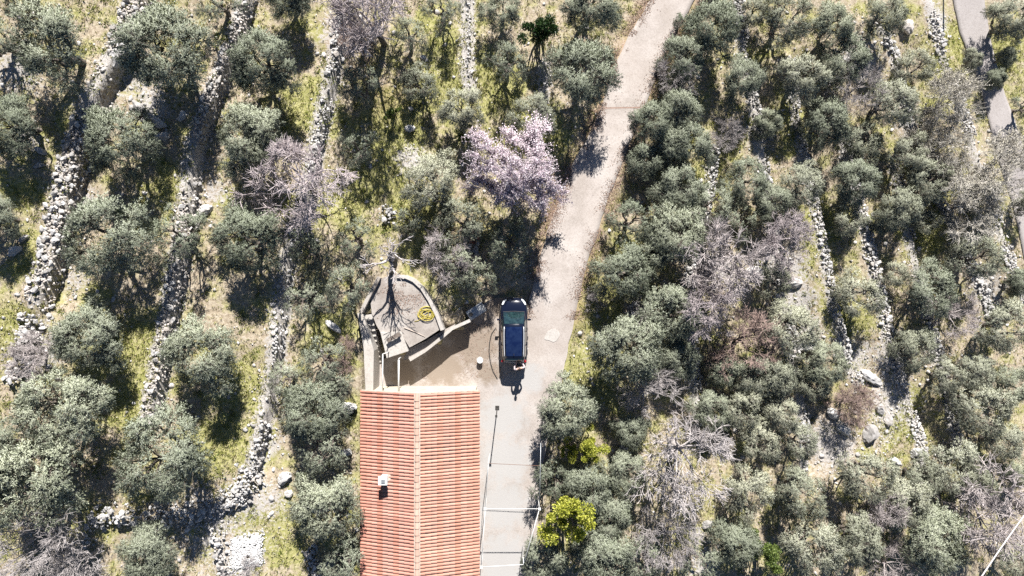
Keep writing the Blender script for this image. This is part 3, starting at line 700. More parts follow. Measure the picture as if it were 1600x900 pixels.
# ------------------------------------------------------------------ car (front towards +y)
def paint():
    m, n, l, p = nt('navy_black_paint')
    p.inputs['Base Color'].default_value = (0.006, 0.009, 0.022, 1); p.inputs['Roughness'].default_value = 0.22
    p.inputs['Coat Weight'].default_value = 1.0; p.inputs['Coat Roughness'].default_value = 0.03; p.inputs['Specular IOR Level'].default_value = 0.08
    nz = noise(n, l, 40, 3); b = ramp(n, l, nz.outputs[0], [(0.4, (0.16,0.16,0.16)), (0.7, (0.3,0.3,0.3))]); l.new(b.outputs[0], p.inputs['Roughness'])
    return m
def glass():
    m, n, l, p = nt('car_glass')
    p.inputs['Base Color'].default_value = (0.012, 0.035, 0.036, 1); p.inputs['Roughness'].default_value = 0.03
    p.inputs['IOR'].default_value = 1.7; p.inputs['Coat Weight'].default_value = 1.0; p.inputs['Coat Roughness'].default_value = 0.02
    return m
M['paint'] = paint(); M['glass'] = glass()
M['roof_reflect'] = glass(); M['roof_reflect'].name = 'roof_painted_reflection'; M['roof_reflect'].node_tree.nodes['Principled BSDF'].inputs['Base Color'].default_value = (0.006,0.011,0.042,1)
def mottle(m, c0, c1, scale, bmp):
    n, l = m.node_tree.nodes, m.node_tree.links; p = n['Principled BSDF']; a = noise(n, l, scale, 6); r = ramp(n, l, a.outputs[0], [(0.38, c0), (0.5, tuple(0.5*(x+y) for x, y in zip(c0, c1))), (0.68, c1)])
    l.new(r.outputs[0], p.inputs['Base Color']); bump(n, l, p, a.outputs[0], bmp, 0.01)
mottle(M['roof_reflect'], (0.004,0.010,0.045), (0.013,0.025,0.07), 3.2, 0.04)  # blue mottling painted in to imitate sky reflections on the roof panel
mottle(M['glass'], (0.006,0.016,0.020), (0.022,0.05,0.052), 5.0, 0.03)  # teal mottling painted in for tree reflections and cabin clutter seen through
M['chrome'] = simple('brushed_aluminium', (0.72,0.73,0.75), 0.35, 0.05, 10, metal=0.3, bmp=0)
M['plastic'] = simple('black_plastic', (0.02,0.02,0.021), 0.55, 0.2, 20, bmp=0)
M['tyre'] = simple('tyre_rubber', (0.02,0.02,0.02), 0.9, 0.2, 20)
M['redlamp'] = simple('red_lamp', (0.32,0.012,0.015), 0.15, 0.1, 10, bmp=0, coat=1.0)
M['whitelamp'] = simple('headlamp', (0.62,0.65,0.68), 0.1, 0.1, 10, bmp=0, coat=1.0)
M['interior'] = simple('car_interior', (0.05,0.055,0.055), 0.8, 0.2, 10)
cxx, cyy = px2w(803, 517, 1.0)[:2]
car = thing('parked_car', 'black estate car with silver roof rails parked on the forecourt', 'car', (cxx, cyy+0.02, 0.012))
HL = 2.13
def loft(stations, name, mat, closed_ends=True, smooth=True, sub=0):
    """stations: list of (y, [(x,z)...]) half sections from the sill (outer) to the centreline; mirrored"""
    mb = MB(); V = []; n = len(stations); k = len(stations[0][1]); ring = 2*k-1
    for y, sec in stations:
        row = [(x, y, z) for x, z in sec] + [(-x, y, z) for x, z in sec[-2::-1]]
        V += row
    F = [(i*ring+j, i*ring+j+1, (i+1)*ring+j+1, (i+1)*ring+j) for i in range(n-1) for j in range(ring-1)]
    F += [(i*ring, (i+1)*ring, (i+1)*ring+ring-1, i*ring+ring-1) for i in range(n-1)]
    if closed_ends: F += [tuple(range(ring)), tuple(range((n-1)*ring, n*ring))[::-1]]
    mb.add(V, F); o = mb.build(name, M[mat], car, smooth=smooth)
    bm = bmesh.new(); bm.from_mesh(o.data); bmesh.ops.recalc_face_normals(bm, faces=bm.faces[:]); bm.to_mesh(o.data); bm.free()
    if sub:
        s = o.modifiers.new('s', 'SUBSURF'); s.levels = sub; s.render_levels = sub
    return o
def sec(w, zb, zm, zs, crown): return [(w*0.93, zb), (w, zm), (w*0.985, zs-0.10), (w*0.93, zs-0.02), (w*0.72, zs+crown*0.45), (w*0.40, zs+crown*0.85), (0, zs+crown)]
S = [(-HL, sec(0.66,0.36,0.55,0.86,0.02)), (-HL+0.06, sec(0.76,0.28,0.55,0.93,0.02)), (-HL+0.25, sec(0.86,0.24,0.55,0.97,0.02)), (-HL+0.7, sec(0.90,0.22,0.55,0.98,0.02)),
     (-0.6, sec(0.905,0.22,0.55,0.97,0.02)), (0.5, sec(0.90,0.22,0.55,0.95,0.03)), (1.05, sec(0.895,0.22,0.55,0.93,0.08)), (1.45, sec(0.875,0.23,0.55,0.86,0.10)),
     (1.80, sec(0.82,0.25,0.52,0.77,0.10)), (2.0, sec(0.70,0.28,0.48,0.69,0.08)), (HL-0.04, sec(0.56,0.32,0.46,0.62,0.05)), (HL, sec(0.46,0.36,0.46,0.56,0.03))]
loft(S, 'body', 'paint', sub=1)
# greenhouse: pillars and roof skin, glass set into it
gh = [(-2.02,[(0.66,0.93),(0.64,0.97),(0.55,0.985),(0.3,0.99),(0,0.99)]), (-1.93,[(0.73,0.93),(0.66,1.25),(0.56,1.40),(0.3,1.44),(0,1.45)]), (-1.72,[(0.78,0.93),(0.69,1.32),(0.595,1.51),(0.3,1.55),(0,1.56)]),
      (-0.9,[(0.82,0.93),(0.73,1.36),(0.625,1.57),(0.3,1.62),(0,1.63)]), (-0.1,[(0.83,0.93),(0.735,1.36),(0.63,1.57),(0.3,1.62),(0,1.63)]), (0.25,[(0.825,0.93),(0.73,1.35),(0.62,1.545),(0.3,1.59),(0,1.60)]), (0.42,[(0.82,0.93),(0.72,1.33),(0.61,1.49),(0.3,1.535),(0,1.545)]),
      (0.80,[(0.80,0.92),(0.73,1.14),(0.66,1.26),(0.33,1.31),(0,1.32)]), (1.22,[(0.77,0.90),(0.74,0.95),(0.70,0.99),(0.35,1.03),(0,1.04)])]
loft(gh, 'cabin', 'paint', smooth=True)
def gh_at(y, j):
    ys = [g[0] for g in gh]; return (np.interp(y, ys, [g[1][j][0] for g in gh]), np.interp(y, ys, [g[1][j][1] for g in gh]))
def skin_patch(ya, yb, fa, fb, name, mat, off=0.006, n=7, m=7, smooth=True, side=None):
    """a sheet lying just above the cabin skin between stations ya..yb and section positions fa..fb (0=belt, 4=centre, mirrored)"""
    V = []; F = []
    for i in range(n):
        y = ya+(yb-ya)*i/(n-1)
        for j in range(m):
            f = fa+(fb-fa)*j/(m-1); sg = 1 if f <= 4 else -1; ff = f if f <= 4 else 8-f
            a = int(min(3, math.floor(ff))); t = ff-a; p0 = gh_at(y, a); p1 = gh_at(y, a+1)
            x = p0[0]*(1-t)+p1[0]*t; z = p0[1]*(1-t)+p1[1]*t
            c = 1-0.5*min(1, ff/4)
            V.append((sg*(x+off*c*1.2), y+off*(0.6 if y > 0.3 else (-0.6 if y < -1.7 else 0)), z+off))
    for i in range(n-1):
        for j in range(m-1): F.append((i*m+j, i*m+j+1, (i+1)*m+j+1, (i+1)*m+j))
    mb = MB(); mb.add(V, F); o = mb.build(name, M[mat], car, smooth=smooth)
    bm = bmesh.new(); bm.from_mesh(o.data); bmesh.ops.recalc_face_normals(bm, faces=bm.faces[:])
    if sum(f.normal.z for f in bm.faces) < 0: bmesh.ops.reverse_faces(bm, faces=bm.faces[:])
    bm.to_mesh(o.data); bm.free(); return o
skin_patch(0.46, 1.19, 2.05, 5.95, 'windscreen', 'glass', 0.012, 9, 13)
skin_patch(-1.60, 0.28, 2.35, 5.65, 'roof_panel', 'roof_reflect', 0.008, 13, 13)
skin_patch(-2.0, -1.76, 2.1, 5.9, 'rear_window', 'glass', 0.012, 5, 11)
for sgn in (0, 1):
    q = (lambda f: f) if sgn == 0 else (lambda f: 8-f)
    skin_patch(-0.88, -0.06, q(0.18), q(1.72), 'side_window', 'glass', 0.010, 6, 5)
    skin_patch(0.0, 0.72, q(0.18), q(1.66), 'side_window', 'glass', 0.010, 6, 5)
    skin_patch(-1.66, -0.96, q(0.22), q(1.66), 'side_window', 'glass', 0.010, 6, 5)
for sg in (-1, 1):
    pts = [(sg*(gh_at(y, 2)[0]+0.005), y, gh_at(y, 2)[1]+0.045) for y in np.linspace(-1.58, 0.22, 12)]
    pts = [(pts[0][0], pts[0][1]-0.05, pts[0][2]-0.05)] + pts + [(pts[-1][0], pts[-1][1]+0.06, pts[-1][2]-0.07)]
    MB().tube(pts, 0.026, 8).build('roof_rail', M['chrome'], car, smooth=True)
    # mirror, lamps, wipers, wheels
    mb = MB(); mb.box((sg*1.0, 0.72, 1.02), (0.21, 0.12, 0.15)); mi = mb.build('mirror', M['paint'], car, bevel=0.03, smooth=True)
    mb = MB(); mb.box((sg*0.9, 0.74, 0.97), (0.12, 0.06, 0.04)); mb.build('mirror_arm', M['plastic'], mi)
    mb = MB(); V = []
    for (x, y, z) in ((0.50,2.06,0.66),(0.62,2.0,0.675),(0.745,1.85,0.72),(0.80,1.68,0.775),(0.70,1.68,0.825),(0.60,1.86,0.775),(0.48,1.99,0.715)): V.append((sg*x, y, z+0.03))
    V += [(x, y, z-0.14) for x, y, z in V[:7]]
    F = [tuple(range(7)), tuple(range(13,6,-1))] + [(i,7+i,7+(i+1)%7,(i+1)%7) for i in range(7)]
    mb.add(V, F if sg > 0 else [f[::-1] for f in F]); mb.build('headlight', M['whitelamp'], car)
    mb = MB(); mb.box((sg*0.735, -2.0, 0.87), (0.16, 0.14, 0.2), sg*0.5); mb.build('tail_light', M['redlamp'], car, bevel=0.02)
    MB().tube([(sg*0.32-0.2, 1.22, 1.035), (sg*0.32+0.18, 1.12, 1.095)], 0.012, 6).build('wiper', M['plastic'], car)
    for yy in (1.30, -1.32):
        wh = MB(); K = 22
        wh.tube([(sg*0.70, yy, 0.32), (sg*0.905, yy, 0.32)], 0.32, K); w_ = wh.build('wheel', M['tyre'], car, smooth=False)
        MB().tube([(sg*0.90, yy, 0.32), (sg*0.913, yy, 0.32)], 0.21, 16).build('rim', M['chrome'], w_)
    for yy in (0.1, -0.85):
        MB().box((sg*0.912, yy, 0.83), (0.02, 0.18, 0.03)).build('door_handle', M['paint'], car)
MB().tube([(x, -2.0-0.06*(1-(x/0.7)**2), 0.955) for x in np.linspace(-0.68, 0.68, 13)], 0.022, 6).build('rear_bumper_trim', M['chrome'], car, smooth=True)
MB().box((0, -2.165, 0.62), (0.5, 0.02, 0.12)).build('number_plate', M['white_paint'], car)
MB().box((0, 2.12, 0.50), (0.62, 0.06, 0.14)).build('grille', M['plastic'], car, bevel=0.02)
MB().box((0, -1.50, 1.665), (0.03, 0.12, 0.05)).build('aerial', M['plastic'], car)
MB().tube([(x, 1.26-0.05*abs(x), 0.985+0.03*(1-abs(x))) for x in np.linspace(-0.7, 0.7, 9)], 0.016, 5).build('scuttle', M['plastic'], car)

# ------------------------------------------------------------------ person standing behind the car
M['skin'] = simple('skin', (0.50,0.32,0.25), 0.55, 0.08, 20, bmp=0)
M['jacket'] = simple('pale_jacket', (0.47,0.40,0.41), 0.85, 0.12, 16)
M['trousers'] = simple('dark_trousers', (0.03,0.03,0.04), 0.9, 0.2, 20)
M['hair'] = simple('dark_hair', (0.025,0.018,0.015), 0.6, 0.3, 40)
M['shoe'] = simple('shoe', (0.08,0.07,0.07), 0.7, 0.2, 20)
px_, py_ = px2w(812, 573, 1.7)[:2]
per = thing('person', 'person in dark vest and pale sleeves standing behind the car, arms bent forward', 'person', (px_, py_-0.16, 0.012), 0.25)
def skin_mesh(verts, edges, radii, root=0, sub=1):
    me = bpy.data.meshes.new('s'); me.from_pydata(verts, edges, []); ob = bpy.data.objects.new('s', me); C.objects.link(ob)
    md = ob.modifiers.new('k', 'SKIN'); ob.modifiers.new('u', 'SUBSURF').levels = sub; ob.modifiers['u'].render_levels = sub
    for i, r in enumerate(radii):
        sv = me.skin_vertices[0].data[i]; sv.radius = r if isinstance(r, tuple) else (r, r); sv.use_root = (i == root)
    dg = bpy.context.evaluated_depsgraph_get(); dg.update()
    out = bpy.data.meshes.new_from_object(ob.evaluated_get(dg)); bpy.data.objects.remove(ob)
    return out
# skeleton (facing +y, holding a controller in front)
V = [(0,0,0.95),(0,0,1.12),(0,0,1.34),(0,0,1.47),(0,0.01,1.54),(0,0.02,1.63),(0,0.02,1.72)]
E = [(0,1),(1,2),(2,3),(3,4),(4,5),(5,6)]; R_ = [(0.15,0.11),(0.14,0.10),(0.17,0.115),(0.07,0.07),(0.058,0.058),(0.078,0.095),(0.06,0.075)]
hands = {}
for s in (-1, 1):
    b = len(V); V += [(s*0.19,0,1.41),(s*0.335,-0.02,1.19),(s*0.285,0.2,1.14),(s*0.10,0.38,1.14),(s*0.085,0.415,1.15)]
    E += [(2,b),(b,b+1),(b+1,b+2),(b+2,b+3),(b+3,b+4)]; R_ += [0.065,0.045,0.042,0.03,(0.034,0.02)]
    hands[s] = V[b+4]
    b = len(V); V += [(s*0.10,0,0.86),(s*0.11,0.02,0.48),(s*0.12,-0.01,0.09),(s*0.13,0.12,0.05)]
    E += [(0,b),(b,b+1),(b+1,b+2),(b+2,b+3)]; R_ += [0.09,0.06,0.045,(0.045,0.035)]
bme = skin_mesh(V, E, R_)
bmh = bmesh.new(); bmh.from_mesh(bme)
fing = MB()
for s in (-1, 1):
    hx_, hy_, hz_ = hands[s]
    for i, ln in enumerate((0.058, 0.068, 0.064, 0.05)):
        y0 = hy_+0.025-i*0.018; z0 = hz_-0.012-0.006*i
        fing.tube([(hx_, y0, z0), (hx_-s*ln*0.5, y0+0.012, z0-0.012), (hx_-s*ln*0.85, y0+0.004, z0+0.004), (hx_-s*ln, y0-0.004, z0+0.016)], [0.0095,0.009,0.008,0.006], 6)
    fing.tube([(hx_-s*0.005, hy_-0.02, hz_+0.012), (hx_-s*0.025, hy_-0.008, hz_+0.03), (hx_-s*0.05, hy_+0.012, hz_+0.032)], [0.011,0.010,0.007], 6)
fing.tube([(0,0.105,1.66),(0,0.128,1.635),(0,0.11,1.625)], [0.008,0.014,0.01], 6)      # nose
for s in (-1, 1): fing.tube([(s*0.078,0.01,1.67),(s*0.092,0.0,1.65),(s*0.08,0.005,1.62)], [0.012,0.018,0.01], 6)   # ears
tmp = fing.mesh('f', M['skin']); bmh.from_mesh(tmp); bmh.to_mesh(bme); bmh.free(); bme.materials.clear(); bme.materials.append(M['skin'])
bme.polygons.foreach_set('use_smooth', np.ones(len(bme.polygons), dtype=bool))
add('body', bme, per)
V = [(0,0,0.93),(0,0,1.12),(0,0,1.34),(0,0,1.455)]; E = [(0,1),(1,2),(2,3)]; R_ = [(0.175,0.135),(0.165,0.125),(0.19,0.135),(0.10,0.09)]
for s in (-1, 1):
    b = len(V); V += [(s*0.20,0,1.405),(s*0.295,-0.03,1.16),(s*0.225,0.155,1.10),(s*0.13,0.262,1.13)]; E += [(2,b),(b,b+1),(b+1,b+2),(b+2,b+3)]; R_ += [0.085,0.066,0.058,0.046]
jm = skin_mesh(V[:4], E[:3], R_[:4]); jm.materials.append(M['trousers']); jm.polygons.foreach_set('use_smooth', np.ones(len(jm.polygons), dtype=bool)); add('vest', jm, per)
for s in (-1, 1):
    V = [(s*0.15,0,1.42),(s*0.20,0,1.405),(s*0.34,-0.02,1.19),(s*0.29,0.2,1.14),(s*0.13,0.36,1.14)]; sm = skin_mesh(V, [(0,1),(1,2),(2,3),(3,4)], [0.06,0.085,0.066,0.058,0.046]); sm.materials.append(M['jacket'])
    sm.polygons.foreach_set('use_smooth', np.ones(len(sm.polygons), dtype=bool)); add('sleeve', sm, per)
V = [(0,0,0.93),(0,0,0.86)]; E = [(0,1)]; R_ = [(0.165,0.125),(0.16,0.125)]
for s in (-1, 1):
    b = len(V); V += [(s*0.10,0,0.80),(s*0.11,0.02,0.48),(s*0.12,-0.01,0.10)]; E += [(1,b),(b,b+1),(b+1,b+2)]; R_ += [0.105,0.078,0.066]
tm = skin_mesh(V, E, R_); tm.materials.append(M['trousers']); tm.polygons.foreach_set('use_smooth', np.ones(len(tm.polygons), dtype=bool)); add('trousers', tm, per)
bm = bmesh.new(); bmesh.ops.create_icosphere(bm, subdivisions=3, radius=1.0)
for v in bm.verts:
    k = 1+0.05*math.sin(v.co.x*9)*math.cos(v.co.y*8); v.co = Vector((v.co.x*0.09*k, v.co.y*0.11*k, v.co.z*0.10*k))
    if v.co.y > 0.02 and v.co.z < 0.03: v.co.y *= 0.55
    v.co += Vector((0, -0.005, 1.70))
hm = bpy.data.meshes.new('hair'); bm.to_mesh(hm); bm.free(); hm.materials.append(M['hair']); hm.polygons.foreach_set('use_smooth', np.ones(len(hm.polygons), dtype=bool)); add('hair', hm, per)
for s in (-1, 1):
    MB().box((s*0.125, 0.065, 0.045), (0.10, 0.28, 0.09)).build('shoe', M['shoe'], per, bevel=0.025, smooth=True)
ctl = MB(); ctl.box((0, 0.44, 1.165), (0.13, 0.085, 0.035))
co = ctl.build('controller', M['plastic'], None, bevel=0.01)
rc = Matrix.Rotation(0.25, 4, 'Z'); co.matrix_world = Matrix.Translation(Vector(per.location)) @ rc
tag(co, 'small dark controller held in front by the person behind the car', 'controller')

# ------------------------------------------------------------------ stones
def hull_stone(seed, flat=0.7):
    r = random.Random(seed); bm = bmesh.new()
    for i in range(16):
        v = Vector((r.gauss(0,1), r.gauss(0,1), r.gauss(0,1))).normalized()
        m_ = max(abs(v.x), abs(v.y), abs(v.z)); v = v*(0.55+0.45/m_*0.8)
        v *= r.uniform(0.82, 1.0)
        bm.verts.new((v.x*0.5*r.uniform(0.95,1.05), v.y*0.42, v.z*0.5*flat))
    bmesh.ops.convex_hull(bm, input=bm.verts[:]); 
    for v in [v for v in bm.verts if not v.link_faces]: bm.verts.remove(v)
    bmesh.ops.triangulate(bm, faces=bm.faces[:]); bmesh.ops.recalc_face_normals(bm, faces=bm.faces[:])
    me = bpy.data.meshes.new('stone'); bm.to_mesh(me); bm.free(); me.materials.append(M['stone']); return me
STONES = [hull_stone(s, 0.55) for s in range(14)]
STONE_NP = []
for me in STONES:
    v = np.zeros(len(me.vertices)*3); me.vertices.foreach_get('co', v)
    f = np.array([p.vertices[:] for p in me.polygons]); STONE_NP.append((v.reshape(-1,3), f))
def scatter_stones(locs, sizes, rng, name, tilt=0.5, mat='stone'):
    Vs, Fs = [], []; b = 0; which = rng.integers(0, len(STONE_NP), len(locs))
    for k, (v, f) in enumerate(STONE_NP):
        ii = np.where(which == k)[0]
        if not len(ii): continue
        n = len(ii); a = rng.random(n)*6.283; t = rng.normal(0, tilt, n); c_, s_ = np.cos(a), np.sin(a); ct, st_ = np.cos(t), np.sin(t)
        R1 = np.zeros((n,3,3)); R1[:,0,0]=c_; R1[:,0,1]=-s_; R1[:,1,0]=s_; R1[:,1,1]=c_; R1[:,2,2]=1
        R2 = np.zeros((n,3,3)); R2[:,0,0]=1; R2[:,1,1]=ct; R2[:,1,2]=-st_; R2[:,2,1]=st_; R2[:,2,2]=ct
        W = np.einsum('nij,njk,vk->nvi', R1, R2, v)*sizes[ii][:,None,None] + locs[ii][:,None,:]
        Vs.append(W.reshape(-1,3)); Fs.append((f[None]+ (np.arange(n)*len(v))[:,None,None]).reshape(-1,3)+b); b += n*len(v)
    return mesh_np(name, np.concatenate(Vs), np.concatenate(Fs), [M[mat]])

for wi, w in enumerate(WALLS):
    rng = np.random.default_rng(100+wi)
    pts = np.stack([w['wx'], w['wy']], 1)[::-1]
    Pth = resample(pts, 300); seg = np.r_[0, np.cumsum(np.linalg.norm(np.diff(Pth, axis=0), axis=1))]; Lw = seg[-1]
    tan = np.gradient(Pth, axis=0); tan /= np.linalg.norm(tan, axis=1)[:,None]; nor = np.stack([-tan[:,1], tan[:,0]], 1)
    def at(s, off):
        i = np.clip(np.searchsorted(seg, s), 0, 299); return Pth[i] + nor[i]*np.asarray(off)[:,None]
    mid = Pth[150]; root = thing('dry_stone_wall', w['label'], 'wall', (mid[0], mid[1], float(terrain(*mid))), group='dry stone terrace walls'); rl = np.array(root.location)
    hw = w['w']/2
    # nor points to the uphill or downhill side depending on the run; x grows downhill
    sgn = 1.0 if nor[150,0] > 0 else -1.0
    area = Lw*w['w']; lo, hi = w['big']; lo *= 0.78; hi *= 0.76
    nbig = int(min(300, area*9.5)); big_top = int(nbig*0.68); big_face = nbig-big_top
    off = rng.uniform(-hw, hw*0.92, big_top); s = rng.uniform(0, Lw, big_top)
    edge = rng.random(big_top) < 0.35; off[edge] = np.where(rng.random(edge.sum()) < 0.6, hw*0.85, -hw*0.9)
    P = at(s, sgn*off); zt = terrain(P[:,0]-0.35*(off > 0.2*hw), P[:,1]) + rng.uniform(0.05, 0.12, big_top)
    bulge = 0.14*(1-(off/hw)**2); sz = rng.uniform(lo, hi, big_top)
    L3 = [(P[i,0], P[i,1], zt[i]+bulge[i], sz[i]) for i in range(big_top)]
    s2 = rng.uniform(0, Lw, big_face); t2 = rng.random(big_face); Pf = at(s2, sgn*(hw+0.02+0.16*(1-t2))*np.ones(big_face))
    zb = terrain(Pf[:,0]+0.25, Pf[:,1]); ztop = terrain(Pf[:,0]-0.45, Pf[:,1])
    sz2 = rng.uniform(lo, hi*0.95, big_face)
    L3 += [(Pf[i,0], Pf[i,1], zb[i]+(ztop[i]-zb[i])*t2[i], sz2[i]) for i in range(big_face)]
    solid = lambda x, y: fbm(np.asarray(x)*0.45+wi*7.3, np.asarray(y)*0.45+wi*3.1, 3) > 0.36
    for (x, y, z, d) in L3:
        if not solid(x, y): continue
        add('stone', STONES[int(rng.integers(0, 14))], root, (x-rl[0], y-rl[1], z-rl[2]), (rng.normal(0,0.16), rng.normal(0,0.16), rng.uniform(0,6.28)), (d*rng.uniform(0.85,1.35), d*rng.uniform(0.85,1.2), d*rng.uniform(0.8,1.2)))
    # smaller filling stones, too small to tell apart
    nf = int(area*52); s = rng.uniform(0, Lw, nf); off = rng.normal(0.05*hw, hw*0.5, nf); P = at(s, sgn*off)
    inn = np.abs(off) < hw; zt = terrain(P[:,0]-0.3*((off > 0.2*hw) & inn), P[:,1]) + np.where(inn, rng.uniform(0, 0.12, nf), 0.02)
    nfa = int(Lw*w['h']*22); s2 = rng.uniform(0, Lw, nfa); t2 = rng.random(nfa); Pf = at(s2, sgn*(hw+0.02+0.12*(1-t2)))
    zb = terrain(Pf[:,0]+0.25, Pf[:,1]); ztop = terrain(Pf[:,0]-0.45, Pf[:,1])
    locs = np.concatenate([np.c_[P, zt], np.c_[Pf, zb+(ztop-zb)*t2]]) - rl
    kp = solid(locs[:,0]+rl[0]+rng.normal(0,0.35,len(locs)), locs[:,1]+rl[1]+rng.normal(0,0.35,len(locs))); locs = locs[kp]
    me = scatter_stones(locs, rng.uniform(0.12, 0.27, len(locs)), rng, 'filling_stones', 0.2)
    tag(add('filling_stones', me, root), kind='stuff')

# ------------------------------------------------------------------ rubble walls, boulders, heaps
def rubble_wall(px, w, hgt, label, seed, dens=7.0, name='rubble_wall'):
    rng = np.random.default_rng(seed); P = np.array([px_ground(u, v)[:2] for u, v in px]); Q = resample(P, 120)
    seg = np.r_[0, np.cumsum(np.linalg.norm(np.diff(Q, axis=0), axis=1))]; Lw = seg[-1]; tan = np.gradient(Q, axis=0); tan /= np.linalg.norm(tan, axis=1)[:,None]; nor = np.stack([-tan[:,1], tan[:,0]], 1)
    mid = Q[60]; root = thing(name, label, 'wall', (mid[0], mid[1], float(terrain(*mid))), group='low rubble walls'); rl = np.array(root.location)
    def pos(n, sp):
        i = rng.integers(0, 120, n); off = rng.normal(0, sp, n)*w*0.5; p = Q[i]+nor[i]*off[:,None]+tan[i]*rng.normal(0,0.06,(n,1)); prof = np.clip(1-(off/(w*0.62))**2, 0, 1)
        return np.c_[p, terrain(p[:,0], p[:,1])+prof*hgt*rng.uniform(0.45,1,n)]
    for x, y, z in pos(int(min(260, Lw*w*dens)), 0.6):
        d = rng.uniform(0.28, 0.55); add('stone', STONES[int(rng.integers(0,14))], root, (x-rl[0], y-rl[1], z-rl[2]), (rng.normal(0,0.4), rng.normal(0,0.4), rng.uniform(0,6.28)), (d*rng.uniform(0.8,1.2), d, d*rng.uniform(0.8,1.2)))
    locs = pos(int(Lw*w*45), 0.75) - rl - np.array([0,0,0.05])
    tag(add('filling_stones', scatter_stones(locs, rng.uniform(0.12,0.3,len(locs)), rng, 'filling_stones'), root), kind='stuff')
rubble_wall([(150,808),(190,800),(250,808),(322,800)], 1.3, 0.8, 'low rubble wall running level below the lower left olives', 31)
rubble_wall([(322,800),(352,784),(385,768),(400,735)], 1.4, 0.7, 'bulky rubble bank at the corner below the third terrace wall', 32)
rubble_wall([(336,820),(345,850),(352,895)], 0.7, 0.6, 'short rubble wall left of the white stone heap at the bottom', 33)
rubble_wall([(148,808),(140,850)], 0.7, 0.5, 'stub of rubble wall beside the bare fig in the lower left', 34)
rubble_wall([(52,490),(46,530),(36,570),(26,600)], 1.3, 0.5, 'collapsed stone wall end under the brushwood at the left', 35)
rubble_wall([(985,462),(998,490),(1012,520)], 1.0, 0.5, 'short pale rubble strip between olives right of the track', 36)
rubble_wall([(488,850),(494,900)], 0.8, 0.4, 'small rubble strip left of the house at the bottom', 37)
rubble_wall([(606,322),(609,352)], 0.8, 0.6, 'short pale rubble pile among the trees above the platform', 38)

def boulder_mesh(seed, mat='stone'):
    r = random.Random(seed); bm = bmesh.new(); bmesh.ops.create_icosphere(bm, subdivisions=3, radius=0.5)
    pl_ = [(Vector((r.gauss(0,1), r.gauss(0,1), r.gauss(0,0.8))).normalized(), r.uniform(0.26,0.42)) for _ in range(9)]
    for v in bm.verts:
        for nrm, d in pl_:
            e = v.co.dot(nrm)
            if e > d: v.co -= nrm*(e-d)*0.92
        v.co += v.co.normalized()*(0.03*math.sin(v.co.x*21+seed)*math.cos(v.co.y*19+v.co.z*13)+r.uniform(-0.028,0.028))
    me = bpy.data.meshes.new('boulder'); bm.to_mesh(me); bm.free(); me.materials.append(M['stone']); return me
BMESH = [boulder_mesh(s) for s in range(7)]
BOULDERS = [(180,85,44,30,0.6,'large grey boulder on the leftmost wall near the top'),
 (222,172,46,18,-0.75,'long slanting rock slab between the two upper left walls'),(246,190,34,18,-0.7,'dark slanting rock right of the long rock slab'),(252,213,24,18,0.2,'blue-grey rock at the foot of the slanting slabs'),
 (283,181,15,20,0.1,'small upright rock in shade below an upper left olive'),(62,235,26,10,-0.5,'flat pale slab in the shade of the left edge olive'),(60,258,24,11,0.1,'second flat slab just below it by the left edge olive'),
 (320,328,26,20,0.2,'pale rock between the second wall and the round olive'),(520,510,30,17,-0.6,'white oblong boulder in the scrub left of the platform'),(539,637,40,25,-0.15,'large pointed boulder beside the house corner'),
 (540,708,19,15,0.1,'small grey boulder left of the house roof'),(443,748,26,22,0.4,'pale boulder at the rubble corner left of the house'),(450,772,17,13,0.2,'smaller boulder below the pale one at the rubble corner'),
 (481,752,18,20,0.3,'dark shaded boulder under the scrub left of the house'),(20,392,30,16,0.3,'rock ledge in shade at the left edge'),(35,372,18,12,0.6,'small pale rock above the left edge ledge'),
 (1303,645,26,20,-0.5,'pale rock above left of the reddish shrub'),(1318,672,26,18,-0.5,'pale rock below left of the reddish shrub'),(1360,678,28,34,0.2,'big white rock just below the reddish shrub'),
 (1376,640,18,22,0.3,'upright white rock right of the reddish shrub'),(1390,655,16,26,0.1,'narrow white rock at the edge of the lower right clearing'),(1400,721,24,12,-0.8,'slanting white slab in the lower right clearing'),
 (1362,590,44,24,-0.5,'long pale outcrop above the reddish shrub'),(1240,440,34,22,-0.2,'grey outcrop under the mauve bare shrub'),(1262,540,40,28,0.1,'pale outcrop in the middle of the right grove'),
 (1180,425,30,22,-0.3,'pale rock at the edge of the large pale bare tree'),(1208,300,16,14,0,'small white rock on the second terrace right of the track'),(945,545,12,10,0,'small grey stone in the grass right of the track'),
 (1432,708,22,18,0.3,'white rock at the foot of the broad lower right wall'),(1325,95,24,18,0.3,'pale rock among the top right olives'),(1418,40,22,30,0.2,'blue-white rocks in shade at the top right clearing'),
 (975,700,16,12,0,'small pale stone under the yellow-green shrub'),(1105,820,22,16,0.2,'pale rock beside the lower bare fig'),(640,200,22,12,0.2,'flat stone at the foot of the twisted grey olive')]
for i, (u, v, a, b, rz, lab) in enumerate(BOULDERS):
    x, y, z = px_ground(u, v, 0.2); k = (CAMH-z)/FPX
    o = add('boulder', BMESH[i % 7], None, (x, y, z+0.10), (random.uniform(-0.25,0.25), random.uniform(-0.25,0.25), rz), (a*k*1.0, b*k*1.0, min(a, b)*k*0.8))
    tag(o, lab, 'rock', 'boulders on the hillside')
